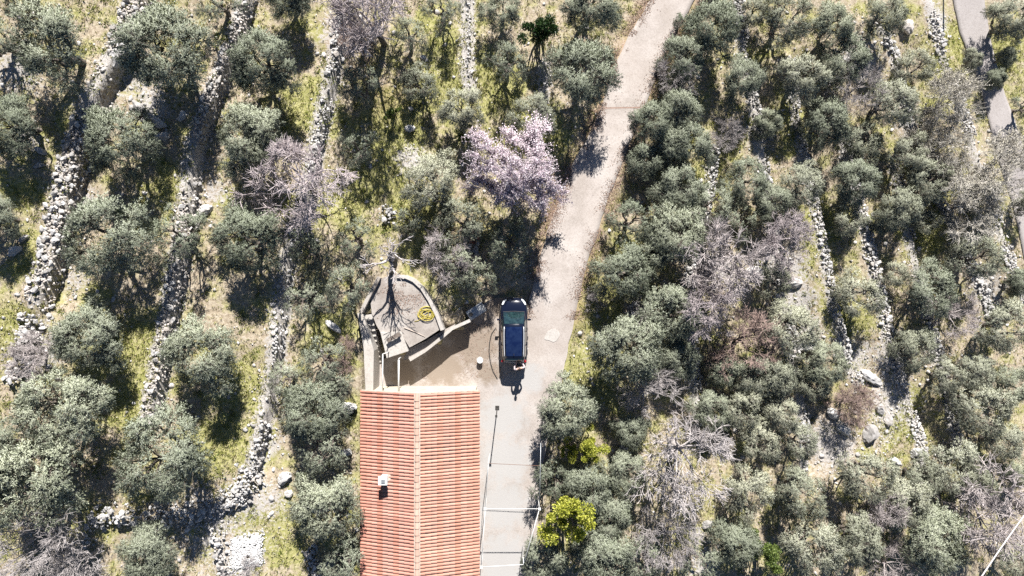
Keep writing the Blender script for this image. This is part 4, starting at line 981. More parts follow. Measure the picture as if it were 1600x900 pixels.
# heap of crushed white stone
hx_, hy_, hz_ = px_ground(386, 862); gh_ = thing('stone_heap', 'flat heap of crushed white stone near the bottom left', 'stone heap', (hx_, hy_, hz_))
M['whitestone'] = simple('white_crushed_stone', (0.55,0.545,0.54), 0.9, 0.3, 20)
rng = np.random.default_rng(77); n = 1500; a = rng.uniform(-0.85,0.85,n)+rng.normal(0,0.13,n); b = rng.uniform(-0.95,0.95,n)+rng.normal(0,0.15,n); xs, ys = a, b+0.15*a
zz = terrain(hx_+xs, hy_+ys)-hz_ + 0.26*np.clip(1.1-np.maximum(np.abs(a), np.abs(b)/1.1)**3, 0, 1)*(0.7+0.5*fbm(a*1.5+5, b*1.5, 2)) - 0.03
tag(add('crushed_stone', scatter_stones(np.c_[xs, ys, zz], rng.uniform(0.07,0.2,n), rng, 'crushed_stone', 0.6, 'whitestone'), gh_), kind='stuff')
# stack of old bricks
bx0, by0, bz0 = px_ground(740, 375); bs = thing('brick_stack', 'small stack of old red bricks and stones above the car', 'bricks', (bx0, by0, bz0))
bm_ = MB(); bm_.box((0,0,0), (0.25,0.12,0.07)); bme_ = bm_.mesh('brick', M['brick'], bevel=0.008)
for i in range(26): add('brick', bme_, bs, (random.uniform(-0.28,0.3), random.uniform(-0.15,0.45), 0.06+0.075*(i//7)), (0, 0, random.choice([0, 1.57])+random.uniform(-0.3,0.3)))
for i in range(18): add('stone', STONES[i % 14], bs, (random.uniform(-0.35,0.35), random.uniform(-1.0,-0.2), 0.15+random.uniform(0,0.2)), (0, 0, random.uniform(0,6)), (0.35, 0.33, 0.3))

# loose rubble over the hillside
rng = np.random.default_rng(5)
n = 60000; X = rng.uniform(-33, 43, n); Y = rng.uniform(-21, 21, n)
pr = 0.05 + 0.55*hint(X, Y, ROCKY) + 0.55*np.clip(fbm(X*0.35+70, Y*0.35+3, 3)-0.45, 0, 1)
near = np.zeros(n)
for w in WALLS:
    f = np.interp(Y, w['wy'], w['wx']); on = (Y > w['wy'][0]-0.5) & (Y < w['wy'][-1]+0.5)
    near = np.maximum(near, on*np.exp(-((X-f)/(0.6+w['w']*0.4))**2))
pr = pr + 0.35*near
def free(X, Y, pad=0.0):
    ok = between(X, Y, TRACK_L, TRACK_R, 0) > pad; ok &= between(X, Y, ROAD_L, ROAD_R, 0) > pad; ok &= court_dist(X, Y) > pad
    ok &= ~((X > -9.9) & (X < -4.2) & (Y > -6.6) & (Y < 1.0) & (np.hypot(X+7.1, Y+1.9) < 3.1+pad)); ok &= ~((X > hx0-0.1) & (X < hx1+0.1) & (Y < hy1+0.1)); ok &= ~((X > -10.0) & (X < -7.5) & (Y < -1.5) & (Y > -7))
    return ok
keep = (rng.random(n) < pr*0.5) & free(X, Y, 0.15); X, Y = X[keep], Y[keep]
locs = np.c_[X, Y, terrain(X, Y)+0.02]; sizes = np.clip(rng.lognormal(-1.75, 0.5, len(X)), 0.07, 0.5)
tag(add('loose_rubble', scatter_stones(locs, sizes, rng, 'loose_rubble')), 'loose limestone rubble scattered over the terraces', 'rubble', None, 'stuff')

# ------------------------------------------------------------------ plants: prototypes
def unit(a): return a/np.maximum(np.linalg.norm(a, axis=-1, keepdims=True), 1e-9)
def leaves_mesh(name, base, dirs, length, width, rng, mat, outward=None):
    """diamond leaves: base point, direction, length, width"""
    n = len(base); dirs = unit(dirs); ref = unit(rng.normal(0, 1, (n, 3))); side = unit(np.cross(dirs, ref)); L = length[:,None]; W = width[:,None]
    m_ = base + dirs*L*0.45
    V = np.stack([base, m_+side*W*0.5, base+dirs*L, m_-side*W*0.5], 1).reshape(-1, 3)
    F_ = np.arange(n*4).reshape(n, 4)
    if outward is None: return mesh_np(name, V, F_, [mat])
    gn = np.cross(side, dirs); flip = (gn*outward).sum(1) < 0
    F_[flip] = F_[flip][:, ::-1]; gn = np.where(flip[:,None], -gn, gn)
    me = mesh_np(name, V, F_, [mat], True)
    nn = unit(outward*0.85 + gn*0.38)
    me.normals_split_custom_set_from_vertices(np.repeat(nn, 4, 0).astype(np.float32))
    return me
def tubes_mesh(name, segs, mat, k=4):
    """segs: (n,8) p0 p1 r0 r1 -> open frusta"""
    S_ = np.asarray(segs); p0, p1, r0, r1 = S_[:,:3], S_[:,3:6], S_[:,6], S_[:,7]
    d = unit(p1-p0); ref = np.where(np.abs(d[:,2:3]) < 0.9, np.array([[0,0,1.0]]), np.array([[1.0,0,0]])); a = unit(np.cross(d, ref)); b = np.cross(d, a)
    th = np.arange(k)*2*np.pi/k; ring = a[:,None,:]*np.cos(th)[None,:,None] + b[:,None,:]*np.sin(th)[None,:,None]
    V = np.concatenate([p0[:,None,:]+ring*r0[:,None,None], p1[:,None,:]+ring*r1[:,None,None]], 1).reshape(-1,3)
    o = (np.arange(len(S_))*2*k)[:,None,None]; j = np.arange(k); q = np.stack([j, (j+1)%k, k+(j+1)%k, k+j], -1)[None]
    return mesh_np(name, V, (q+o).reshape(-1,4), [mat], True)
def limb(p0, p1, r0, r1, rn, n=5, wob=0.12):
    p0, p1 = np.array(p0, float), np.array(p1, float); L = np.linalg.norm(p1-p0); out = []; prev = p0
    for i in range(1, n+1):
        t = i/n; q = p0+(p1-p0)*t + (rn.normal(0, wob*L/n, 3) if i < n else 0); q[2] += 0.10*L*math.sin(math.pi*t)
        out.append([*prev, *q, r0+(r1-r0)*(i-1)/n, r0+(r1-r0)*t]); prev = q
    return out
def olive(seed, nl=12, shoots=80, per=19, spread=1.45, hole=True, leafmat='olive', lobe=(0.50,0.84), trunk_r=0.17, vis=False, leaf=(0.08,0.14)):
    rn = np.random.default_rng(seed); segs = []
    fork = np.array([rn.normal(0,0.2), rn.normal(0,0.2), rn.uniform(0.7,1.1)])
    segs += limb((0,0,-0.3), fork, trunk_r*1.35, trunk_r, rn, 4, 0.25)
    C_ = []; R = []
    gap = rn.random()*6.28
    for i in range(nl):
        a = 2.39996*i + gap + rn.uniform(-0.35,0.35); r = spread*math.sqrt((i+0.6)/nl)*rn.uniform(0.85, 1.1)*(1+0.15*math.sin(2*a+gap)+0.10*math.sin(3*a))
        if hole and i < 3: r = spread*rn.uniform(0.45,0.58)
        z = rn.uniform(1.55, 2.55) + 0.95*(1-min(1,(r/spread))**2)*rn.uniform(0.5,1.25)
        C_.append((r*math.cos(a), r*math.sin(a), z)); R.append(rn.uniform(*lobe))
    C_ = np.array(C_); R = np.array(R)
    mains = []
    for m_ in range(4):
        a = gap + m_*1.57 + rn.normal(0,0.3); q = fork + np.array([0.75*math.cos(a), 0.75*math.sin(a), rn.uniform(0.5,0.9)]); mains.append(q); segs += limb(fork, q, trunk_r*0.75, trunk_r*0.42, rn, 4, 0.3)
    for c in C_:
        q = min(mains, key=lambda m_: np.linalg.norm(m_-c)); segs += limb(q, c, trunk_r*0.36, 0.03, rn, 4, 0.3)
    B, D, O = [], [], []
    for c, r in zip(C_, R):
        out = unit(np.array([[c[0], c[1], 0.9*(c[2]-1.7)]]))[0]
        ns = int(shoots*(r/0.58)**2*rn.uniform(0.85,1.2))
        d = unit(rn.normal(0, 1, (ns,3)) + out*0.75 + np.array([0,0,0.45])); L = r*rn.uniform(0.65,1.12,ns)
        st = c + d*0.12 + rn.normal(0, 0.10*r, (ns,3))
        droop = rn.uniform(0.0, 0.25, ns)
        for s_ in range(0, ns, 3):
            e = st[s_]+d[s_]*L[s_]*0.8; segs.append([*c, *e, 0.012, 0.005])
        t = rn.uniform(0.12, 1.0, (ns, per))**0.5
        p = st[:,None,:] + d[:,None,:]*(t*L[:,None])[...,None]; p[...,2] -= droop[:,None]*t*t*L[:,None]*0.6
        ld = unit(rn.normal(0, 0.62, (ns,per,3)) + d[:,None,:])
        p = p + rn.normal(0, 0.035, p.shape)
        B.append(p.reshape(-1,3)); D.append(ld.reshape(-1,3)); O.append((unit(p-c)+0.35*out).reshape(-1,3))
    B = np.concatenate(B); D = np.concatenate(D); n = len(B)
    crown = leaves_mesh('crown', B, D, rn.uniform(leaf[0], leaf[1], n), rn.uniform(0.024, 0.040, n), rn, M[leafmat], unit(np.concatenate(O)))
    trunk = tubes_mesh('trunk', segs, M['bark'], 6)
    rad = np.percentile(np.hypot(B[:,0], B[:,1]), 97)
    return dict(parts=[('trunk', trunk), ('crown', crown)], R=float(rad), zc=2.55)

def grow(rn, p, d, r, L, lev, maxlev, segs, tips, ratio, nch, up, spreadv, rmin, nseg=3):
    prev = np.array(p, float); d = np.array(d, float)
    for i in range(nseg):
        d = d + rn.normal(0, 0.22, 3) + np.array([0,0,up]); d /= np.linalg.norm(d)
        q = prev + d*L/nseg; ra = r*(1-0.3*i/nseg); rb = r*(1-0.3*(i+1)/nseg)
        segs.append([*prev, *q, max(ra, rmin), max(rb, rmin)]); prev = q
        if lev < maxlev and i >= 1:
            for c in range(nch if i == nseg-1 else max(1, nch-1)):
                nd = d + rn.normal(0, spreadv, 3); nd /= np.linalg.norm(nd)
                grow(rn, prev, nd, rb*rn.uniform(0.5,0.68), L*ratio*rn.uniform(0.75,1.2), lev+1, maxlev, segs, tips, ratio, nch, up, spreadv, rmin, nseg)
    if lev >= maxlev-1: tips.append((prev, d, L))
def bare(seed, kind):
    rn = np.random.default_rng(seed); segs, tips, tr = [], [], []
    if kind == 'fig':
        f = np.array([rn.normal(0,0.1), rn.normal(0,0.1), 0.9]); tr = limb((0,0,-0.3), f, 0.17, 0.14, rn, 3)
        for m_ in range(11):
            a = m_*2.39996+rn.normal(0,0.2); grow(rn, f, (math.cos(a), math.sin(a), rn.uniform(0.2,1.6)), 0.05, rn.uniform(0.8,1.2), 0, 4, segs, tips, 0.70, 2, 0.05, 0.42, 0.010)
        for p, d, L in list(tips):
            for q in range(2):
                nd = unit((d + rn.normal(0,0.4,3)+np.array([0,0,0.3]))[None])[0]; segs.append([*p, *(p+nd*rn.uniform(0.12,0.32)), 0.009, 0.006]); 
        mat, zc = 'figbark', 2.2
    elif kind == 'tall':
        f = np.array([0.05, -0.1, 1.9]); tr = limb((0,0,-0.3), f, 0.20, 0.16, rn, 4)
        for m_ in range(4):
            a = m_*1.571+rn.normal(0,0.25); grow(rn, f, (0.6*math.cos(a), 0.6*math.sin(a), 1.0), 0.11, rn.uniform(1.0,1.4), 0, 3, segs, tips, 0.68, 2, 0.05, 0.42, 0.018)
        mat, zc = 'figbark', 2.6
    else:
        f = np.array([rn.normal(0,0.12), rn.normal(0,0.12), 0.9]); tr = limb((0,0,-0.3), f, 0.13, 0.10, rn, 3)
        for m_ in range(6):
            a = m_*1.047+rn.normal(0,0.3); grow(rn, f, (math.cos(a), math.sin(a), rn.uniform(0.5,1.5)), 0.06, rn.uniform(0.85,1.15), 0, 4, segs, tips, 0.68, 2, 0.05, 0.55, 0.011)
        # fine twigs
        ex = []
        for p, d, L in tips:
            for q in range(4 if kind != 'almond' else 1):
                nd = unit((d + rn.normal(0,0.6,3))[None])[0]; e = p+nd*rn.uniform(0.15,0.45); ex.append([*p, *e, 0.011, 0.007])
        segs += ex; zc = 2.3
        mat = dict(brush='twig', pink='pinktwig', brown='browntwig', pale='paletwig', almond='twig')[kind]
    S_ = np.array(segs); parts = [('trunk', tubes_mesh('trunk', tr, M['bark' if kind != 'fig' else 'figbark'], 8)), ('branches', tubes_mesh('branches', S_, M[mat], 4))]
    rad = np.percentile(np.hypot(S_[:,3], S_[:,4]), 96)
    if kind == 'almond':
        nb = 42000; i = rn.integers(0, len(S_), nb); t = rn.random(nb)[:,None]; p = S_[i,:3]*(1-t)+S_[i,3:6]*t
        w_ = S_[i,6] < 0.03; p = p[w_]; p = p + rn.normal(0, 0.06, p.shape); n = len(p)
        parts.append(('blossom', leaves_mesh('blossom', p, rn.normal(0,1,(n,3)), rn.uniform(0.04,0.075,n), rn.uniform(0.035,0.06,n), rn, M['blossom'], unit(p-np.array([0,0,1.4])+rn.normal(0,0.9,p.shape)+np.array([0,0.2,0.9])))))
    if kind == 'pale':
        nb = 9000; i = rn.integers(0, len(S_), nb); p = S_[i,3:6] + rn.normal(0,0.05,(nb,3)); parts.append(('buds', leaves_mesh('buds', p, rn.normal(0,1,(nb,3)), rn.uniform(0.04,0.08,nb), rn.uniform(0.02,0.04,nb), rn, M['bud'], unit(p-np.array([0,0,1.4])+rn.normal(0,0.7,p.shape)+np.array([0,0,0.8])))))
    return dict(parts=parts, R=float(rad), zc=zc)
def shrub(seed, mat, leaf=(0.09,0.15), wid=(0.06,0.10), n=3200, h=1.6):
    rn = np.random.default_rng(seed); segs = []; C_ = []
    for i in range(17):
        a = rn.random()*6.28; r = rn.uniform(0.1,1.0)*(1+0.35*math.sin(2*a+seed)); C_.append((r*math.cos(a), r*math.sin(a), h*rn.uniform(0.55,0.95)))
    C_ = np.array(C_)
    for c in C_: segs += limb((0,0,-0.2), c, 0.05, 0.015, rn, 3, 0.2)
    k = rn.integers(0, len(C_), n); d = unit(rn.normal(0,1,(n,3))+np.array([0,0,0.3])); p = C_[k]+d*(rn.random(n)**0.45)[:,None]*rn.uniform(0.14,0.34,len(C_))[k][:,None]
    cr = leaves_mesh('crown', p, d+rn.normal(0,0.8,(n,3)), rn.uniform(*leaf,n), rn.uniform(*wid,n), rn, M[mat])
    return dict(parts=[('stems', tubes_mesh('stems', segs, M['bark'], 5)), ('crown', cr)], R=float(np.percentile(np.hypot(p[:,0],p[:,1]), 97)), zc=h*0.7)

PROTO = {
 'o': [olive(10+i, nl=14+i % 5, spread=1.5+0.1*(i % 3)) for i in range(8)],
 't': [olive(40+i, nl=11+i % 4, shoots=46, per=18, spread=1.55, lobe=(0.38,0.66), vis=True) for i in range(5)],
 'p': [olive(60+i, nl=13+i, shoots=62, per=19, spread=1.55, leafmat='olive_pale', lobe=(0.45,0.78)) for i in range(4)],
 'fig': [bare(80+i, 'fig') for i in range(4)], 'brush': [bare(90+i, 'brush') for i in range(3)], 'pink': [bare(100+i, 'pink') for i in range(2)],
 'brown': [bare(110+i, 'brown') for i in range(2)], 'pale': [bare(120+i, 'pale') for i in range(3)], 'almond': [bare(131, 'almond')], 'tall': [bare(135, 'tall')],
 'y': [shrub(140+i, 'yellow', (0.07,0.11), (0.04,0.07), 6000, 3.1) for i in range(2)], 'g': [shrub(150+i, 'bright', (0.06,0.11), (0.04,0.07), 7000, 2.6) for i in range(2)], 'd': [shrub(160, 'dark', (0.12,0.2), (0.04,0.08), 4200, 3.0)],
}

# ------------------------------------------------------------------ plants: where they stand (photo position of the crown centre, crown width in photo px)
PLANTS = [
 # left grove
 ('o',75,68,138),('o',12,195,112),('o',258,72,135),('o',188,220,128),('o',338,2,88),('o',412,98,128),('o',392,212,128),('o',-6,340,78),
 ('o',165,368,140),('o',272,365,100),('o',377,373,132),('o',135,528,122),('o',310,550,150),('o',88,640,160),('o',250,716,158),('o',52,752,150),('o',228,870,96),('o',450,-6,78),('o',40,5,80),
 ('o',-10,700,90),('o',-15,60,80),
 ('fig',38,850,150,'bare grey fig with tangled branches in the lower left corner'),('fig',115,885,110,'bare grey fig at the bottom, right of the corner fig'),
 ('brush',35,560,80,'tangle of dead grey brushwood on the collapsed wall at the left'),
 ('fig',375,905,60,'small bare fig at the bottom edge below the white heap'),
 # between the third wall and the track
 ('pink',575,22,175,'bare mauve-grey tree spreading over the third wall at the top'),
 ('t',640,52,88,'sparse olive at the top, right of the bare mauve tree'),('t',688,18,85,'sparse olive with dark twisted trunk at the top left of the thin straight wall'),
 ('t',562,135,92,'sparse olive just right of the bright stretch of third wall'),('p',655,130,92,'sparse pale olive above the twisted grey trunk'),
 ('o',795,95,100,'round olive left of the dark green tree'),('o',782,18,85,'grey olive at the top edge above the round olive'),
 ('p',722,172,92,'whitish-grey olive below the end of the thin straight wall'),('t',560,232,88,'sparse olive above the mauve thicket on the third wall'),
 ('g',725,208,34,'small bright green bush left of the blossom tree'),('g',612,175,30,'small green bush among the sparse olives'),
 ('pink',462,285,165,'wide bare mauve thicket growing over the third stone wall'),
 ('p',672,285,115,'pale spreading olive left of the blossom tree, upper of the pair'),('p',720,345,120,'pale spreading olive left of the blossom tree, lower of the pair'),
 ('t',640,345,70,'sparse olive with a long dark trunk above the platform'),
 ('almond',810,262,156,'almond tree in pale pink blossom beside the track'),
 ('p',835,180,95,'loose olive between the almond blossom and the track'),('o',910,112,125,'broad olive left of the track near the top'),
 ('d',845,42,72,'dark glossy green tree at the top centre'),('o',925,12,95,'shaded olive at the top edge left of the track'),
 ('t',798,378,105,'green olive between the almond tree and the car'),
 ('t',556,375,85,'sparse olive below the mauve thicket, left of the rubble pile'),('t',482,395,78,'thin olive beside the third wall above its dark shadow'),
 ('t',545,448,92,'sparse olive at the left of the platform'),('t',478,470,80,'thin olive right of the third wall, level with the platform'),
 ('t',502,565,85,'sparse olive below the white oblong boulder'),('t',450,595,66,'small sparse olive touching the third wall left of the house'),
 ('t',525,600,60,'small sparse olive left of the platform wall'),
 ('tall',605,402,88,'bare leafless tree whose shadow falls on the platform'),
 ('brush',700,400,90,'low grey bare bush above the platform kerb'),('t',724,420,104,'shaded olive above the grey utility box'),('t',757,440,64,'thin dark olive above left of the car'),
 ('o',487,640,105,'grey-green olive left of the house top corner'),('t',505,700,90,'sparse olive beside the left eave of the house'),('o',505,795,125,'wide olive overhanging the left eave of the house'),
 ('t',530,880,90,'olive at the bottom edge beside the house'),('brown',560,60,70,'brown bare bush under the mauve tree at the top'),
 ('brown',530,560,60,'reddish-brown bare bush left of the stair wall'),
 # right of the track
 ('o',1112,45,112),('o',1068,92,100),('o',1018,190,88),('o',1062,178,78),('o',1052,228,84),('o',1160,122,95),('o',1078,222,95),('o',1062,292,95),('o',1165,285,95),('o',1010,250,70),
 ('fig',1050,122,72,'small bare grey tree at the track edge near the top'),('fig',1136,216,66,'small bare grey tree on the first terrace right of the track'),
 ('o',1230,28,115),('o',1300,38,100),('o',1385,25,95),('o',1255,122,100),('o',1322,92,100),('o',1432,105,85),('o',1392,162,112),('o',1290,190,100),('o',1352,222,95),('o',1420,240,80),
 ('fig',1345,138,95,'bare grey tree spreading among the top right olives'),('pale',1488,160,120,'pale bare tree with buds, upper of three by the asphalt road'),('o',1552,125,42),('o',1516,95,42),
 ('pale',1485,225,105,'pale bare tree with buds below left of the upper one by the asphalt road'),('o',1450,282,105),('o',1340,285,95),('o',1252,292,100),
 ('pale',1565,262,140,'large pale bare tree overhanging the asphalt road'),('o',1585,28,95),('o',1605,165,60),('o',1570,90,40),
 ('pink',1232,372,100,'mauve bare shrub right of the large pale bare tree'),('o',1325,342,75),('o',1405,328,82),('o',1378,350,60),('o',1445,345,62),
 ('pale',1535,315,130,'pale bare tree by the bend of the asphalt road'),('o',1530,402,100),('p',1345,460,112),('o',1460,452,110),('o',1428,545,85),('brush',1500,492,75,'dark grey bare bush on the far right terraces'),
 ('o',1575,512,110),('p',1235,512,105),('o',1290,565,95),('o',1520,585,85),('p',1212,590,90),('o',1270,600,70),('o',1205,318,75),
 ('o',985,345,95),('o',1055,365,105),('o',975,430,112),('o',1020,395,80),('fig',1112,370,75,'white-grey bare tree above the large pale bare tree'),('brush',1130,415,135,'large pale bare tree in the middle of the right grove'),
 ('pink',1100,475,105,'mauve bare bush below the large pale bare tree'),('o',1050,490,112),('o',980,545,132),('o',1062,560,75),('brown',1170,535,120,'brown bare bush between the first two terrace walls'),
 ('o',1190,585,90),('fig',932,468,45,'small dead branch bush at the grass verge right of the track'),('o',1112,322,90),('o',1160,345,80),
 ('fig',1008,608,105,'bare grey fig, topmost of three in the lower middle'),('fig',1072,712,168,'largest bare grey fig, wide and pale in the lower middle'),('fig',1050,845,112,'lowest bare grey fig near the bottom edge'),
 ('o',882,640,112),('o',862,748,92),('o',920,762,112),('o',978,738,98),('o',850,872,96),('o',940,872,112),('o',985,672,72),('o',955,810,100),('o',1003,872,90),
 ('y',925,700,62,'yellow-green citrus bush in the shade right of the drive'),('y',882,808,92,'bright yellow citrus tree at the corner of the white pipe frame'),('y',892,702,36,'small yellow-green bush left of the shaded citrus bush'),
 ('o',1112,640,85),('o',1160,640,90),('o',1172,772,108),('o',1150,850,100),('o',1090,880,80),('g',1200,862,72,'bright green leafy tree at the bottom of the right grove'),
 ('brown',1335,632,75,'reddish-brown bare shrub among the lower right rocks'),('p',1222,648,85),('p',1250,690,75),('p',1358,745,120),('p',1412,785,105),('o',1492,735,115),('o',1540,640,125),('o',1585,600,80),
 ('o',1565,690,90),('p',1250,775,105),('o',1272,852,120),('p',1342,842,105),('brush',1385,800,70,'grey bare bush below the pale olives in the lower right'),('o',1470,845,125),
 ('brush',1562,805,140,'wide grey bare tree crossed by the pale overhead cable'),('brush',1400,888,95,'grey bare bush at the bottom edge of the right grove'),('p',1440,745,80),('o',1530,760,80),('o',1590,880,90),('o',1595,740,80),
 ('o',1190,690,80),('o',1210,440,70),('o',1130,580,70),('o',1600,320,50),('p',1400,430,60),('p',1480,590,70),('o',1180,20,70),('o',1200,190,60),('o',1300,110,60),('o',1480,270,60),('o',1590,440,60),
]
ORD = ['topmost','second','third','fourth','fifth','sixth','seventh','eighth','ninth','tenth','eleventh','twelfth','thirteenth','fourteenth','fifteenth','sixteenth']
def wall_x(key, y):
    w = next(w for w in WALLS if w['k'] == key); return float(np.interp(y, w['wy'], w['wx']))
def zone_of(x, y, v):
    half = 'upper half' if v < 450 else 'lower half'
    if x < wall_x('W1', y): return 'left of the widest dry stone wall', 'left'
    if x < wall_x('W2', y): return 'between the widest wall and the second wall', 'left'
    if x < wall_x('W3', y): return 'between the second and third stone walls', 'left'
    if x < TRACK_L[:,0].max()+3 and x < float(np.interp(y, TRACK_L[::-1,1], TRACK_L[::-1,0])) and y > -8 : return 'left of the track', 'mid'
    ks = [wall_x(k, y) for k in ('R1','R2','R3','R4','R5','R6')]; n = sum(x > q for q in ks)
    return f'{["first","second","third","fourth","fifth","sixth","seventh"][n]} terrace right of track, {half}', 'right'
placed = []; proto_count = {}
SP = {'o':'olive tree','t':'olive tree','p':'olive tree','fig':'fig tree','tall':'bare tree','brush':'bare tree','pink':'bare tree','brown':'bare shrub','pale':'bare tree','almond':'almond tree','y':'citrus tree','g':'bush','d':'evergreen tree'}
NM = {'o':'olive_tree','t':'olive_tree','p':'olive_tree','fig':'bare_fig_tree','tall':'bare_tree','brush':'bare_tree','pink':'bare_tree','brown':'bare_shrub','pale':'bare_tree','almond':'almond_tree','y':'citrus_tree','g':'green_bush','d':'evergreen_tree'}
GR = {'olive tree':'olive trees on the terraces','fig tree':'bare fig trees','bare tree':'bare trees','bare shrub':'bare shrubs','citrus tree':'citrus trees','bush':'green bushes'}
prng = random.Random(12)
for it in PLANTS:
    kind, u, v, d = it[:4]; L_ = PROTO[kind]; kind = 't' if (kind == 'o' and prng.random() < 0.16 and d < 105) else kind; L_ = PROTO[kind]; c_ = proto_count.get(kind, 0); proto_count[kind] = c_+1; P_ = L_[(c_*3 + c_//len(L_)) % len(L_)] if len(L_) > 1 else L_[0]
    if kind == 'o' and u > 1150 and c_ % 3: P_ = PROTO['p'][c_ % 4]; kind = 'p'  # more right-hand olives get pale leaves, partly imitating the hazy veil there
    if kind in 'otp': d = d*(0.87 if u > 830 and u < 1150 else (0.82 if u > 830 else (0.80 if 535 < u < 845 and v < 480 else 0.94)))*prng.uniform(0.92, 1.08)
    sc = 1.0
    for _ in range(4):
        x, y, z = px_ground(u, v, P_['zc']*sc); sc = d/FPX*(CAMH-z-P_['zc']*sc)/(2*P_['R'])
    zs = sc*prng.uniform(0.9, 1.1)
    if kind in ('fig','brush','pink','pale','almond'): zs *= 1.25; x, y, z = px_ground(u, v, P_['zc']*zs)
    if kind in 'otp': zs = max(zs, 0.62*sc+0.3)
    placed.append(dict(kind=kind, x=x, y=y, z=z, s=sc, zs=zs, P=P_, lab=it[4] if len(it) > 4 else None, u=u, v=v, d=d))
zones = {}
for q in placed:
    if q['lab'] is None: q['zone'] = zone_of(q['x'], q['y'], q['v']); zones.setdefault(q['zone'][0], []).append(q)
for zk, L_ in zones.items():
    L_.sort(key=lambda q: q['v'])
    for i, q in enumerate(L_):
        size = 'large' if q['d'] > 120 else ('small' if q['d'] < 72 else 'mid-sized')
        o_ = 'lowest' if (i == len(L_)-1 and i > 2) else ORD[min(i, 15)] + (' from the top' if i else '')
        q['lab'] = f"{size} {'pale ' if q['kind'] == 'p' else ''}olive tree, {o_}, {zk}" if i else f"{size} {'pale ' if q['kind'] == 'p' else ''}olive tree, topmost, {zk}"
for q in placed:
    nm = SP[q['kind']]; root = thing(NM[q['kind']], q['lab'], nm, (q['x'], q['y'], q['z']-0.05), prng.uniform(0, 6.28), GR.get(nm))
    root.scale = (q['s']*prng.uniform(0.95,1.05), q['s']*prng.uniform(0.95,1.05), q['zs'])
    for pn, me in q['P']['parts']: add(pn, me, root)

# ------------------------------------------------------------------ ground cover: grass, weeds, fallen leaves, low scrub
def grass_mesh(n, rng, name, mat, lo, hi, blades=4, dens=None):
    X = rng.uniform(-33, 43, n); Y = rng.uniform(-21, 21, n)
    g = 0.30 + 0.6*hint(X, Y, GREEN) + 0.5*(fbm(X*0.22+9, Y*0.22, 3)-0.45) + 0.5*(fbm(X*0.9+2, Y*0.9, 3)-0.45) - 0.35*hint(X, Y, ROCKY)
    k = (rng.random(n) < np.clip(g*1.5, 0.08, 1)) & free(X, Y, 0.12); X, Y = X[k], Y[k]; n = len(X)
    Z = terrain(X, Y)-0.01; B = np.repeat(np.c_[X, Y, Z], blades, 0); m_ = n*blades
    B[:,:2] += rng.normal(0, 0.05, (m_,2)); D = rng.normal(0, 0.75, (m_,3)); D[:,2] = np.abs(D[:,2])+0.45
    return leaves_mesh(name, B, D, rng.uniform(lo, hi, m_), rng.uniform(0.025, 0.06, m_), rng, M[mat])
rng = np.random.default_rng(21)
tag(add('grass', grass_mesh(85000, rng, 'grass', 'grass', 0.10, 0.28)), 'yellow-green and dry grass over the terraces', 'grass', None, 'stuff')
M['weed'] = leaf_mat('weed_leaf', [(0.05,0.08,0.015), (0.11,0.15,0.03), (0.20,0.24,0.05), (0.30,0.30,0.10), (0.24,0.17,0.10)], 0.25, 0.6, 0.0, 0.2)
def scrub():
    rng = np.random.default_rng(33); n = 2600; X = rng.uniform(-33, 43, n); Y = rng.uniform(-21, 21, n)
    k = (fbm(X*0.5+13, Y*0.5+8, 3) > 0.44) & free(X, Y, 0.5); X, Y = X[k], Y[k]; n = len(X); r = rng.uniform(0.12, 0.42, n); per = 34
    d = unit(rng.normal(0, 1, (n,per,3))); d[...,2] = np.abs(d[...,2])*0.7; B = np.stack([X, Y, terrain(X, Y)], -1)[:,None,:] + d*(r[:,None]*rng.random((n,per))**0.5)[...,None]
    B = B.reshape(-1,3); m_ = len(B); return leaves_mesh('low_scrub', B, d.reshape(-1,3)+rng.normal(0,0.6,(m_,3)), rng.uniform(0.08,0.2,m_), rng.uniform(0.03,0.06,m_), rng, M['weed'])
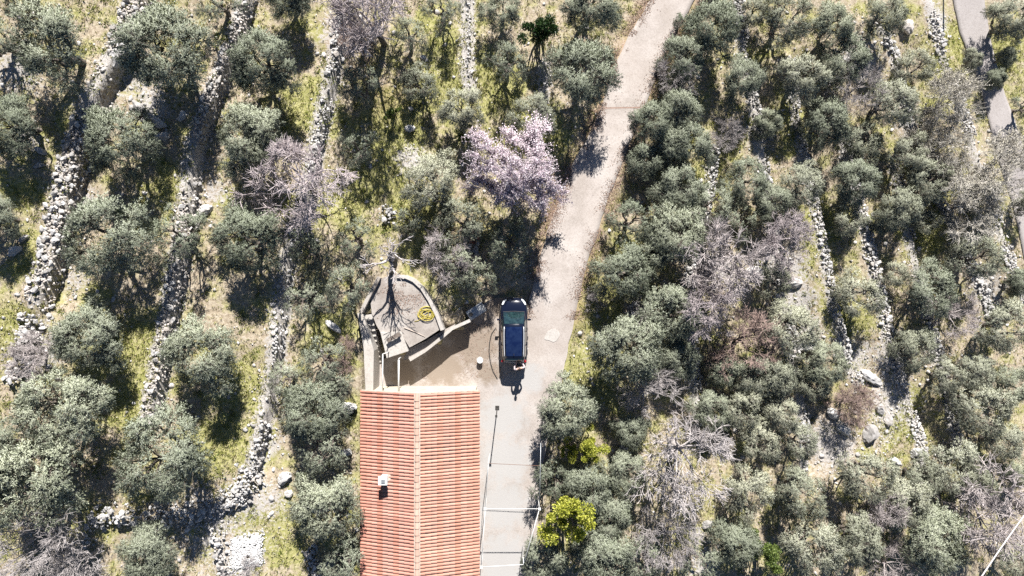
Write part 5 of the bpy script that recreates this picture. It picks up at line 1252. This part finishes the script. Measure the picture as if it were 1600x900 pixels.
tag(add('low_scrub', scrub()), 'low weeds and scrub between the trees', 'scrub', None, 'stuff')
def litter_mesh():
    rng = np.random.default_rng(44); n = 40000; i = rng.integers(0, len(TRACK_L)-1, n); t = rng.random(n)[:,None]; left = rng.random(n) < 0.62
    Pl = TRACK_L[i,:2]*(1-t)+TRACK_L[i+1,:2]*t; Pr = TRACK_R[i,:2]*(1-t)+TRACK_R[i+1,:2]*t; P = np.where(left[:,None], Pl, Pr); P[:,0] += np.where(left, -1, 1)*rng.normal(0.12, 0.38, n)
    ok = (fbm(P[:,0]*0.9+4, P[:,1]*0.9, 3) > 0.40) & (P[:,1] > -3); P = P[ok]
    m_ = 5000; Q = np.c_[rng.uniform(-6, 1.0, m_), rng.uniform(-6.0, 1.0, m_)]; Q = Q[(fbm(Q[:,0]*0.7+9, Q[:,1]*0.7, 3) > 0.47) & free(Q[:,0], Q[:,1], -1) & (np.hypot(Q[:,0]+7.1, Q[:,1]+1.9) > 3.3)]
    P = np.concatenate([P, Q]); n = len(P); on = (between(P[:,0], P[:,1], TRACK_L, TRACK_R, 0) < 0.02); oc = court_dist(P[:,0], P[:,1]) < 0.05
    z = np.where(on, TRACK_Z(P[:,0], P[:,1])+0.03, np.where(oc, 0.022, terrain(P[:,0], P[:,1])+0.02)); D = rng.normal(0,1,(n,3)); D[:,2] *= 0.12
    q = 2600; G = np.c_[rng.normal(-6.9, 1.2, q), rng.normal(-0.3, 0.75, q)]; G = G[(np.hypot(G[:,0]+7.0, G[:,1]+1.6) < 2.0) & (fbm(G[:,0]*1.1, G[:,1]*1.1+7, 3) > 0.42)]
    P = np.concatenate([P, G]); z = np.r_[z, np.full(len(G), PZ+0.015)]; n = len(P); D = rng.normal(0,1,(n,3)); D[:,2] *= 0.12
    return leaves_mesh('fallen_leaves', np.c_[P, z], D, rng.uniform(0.04,0.09,n), rng.uniform(0.03,0.05,n), rng, M['litter'])
tag(add('fallen_leaves', litter_mesh()), 'reddish fallen leaves along the track edges', 'leaves', None, 'stuff')
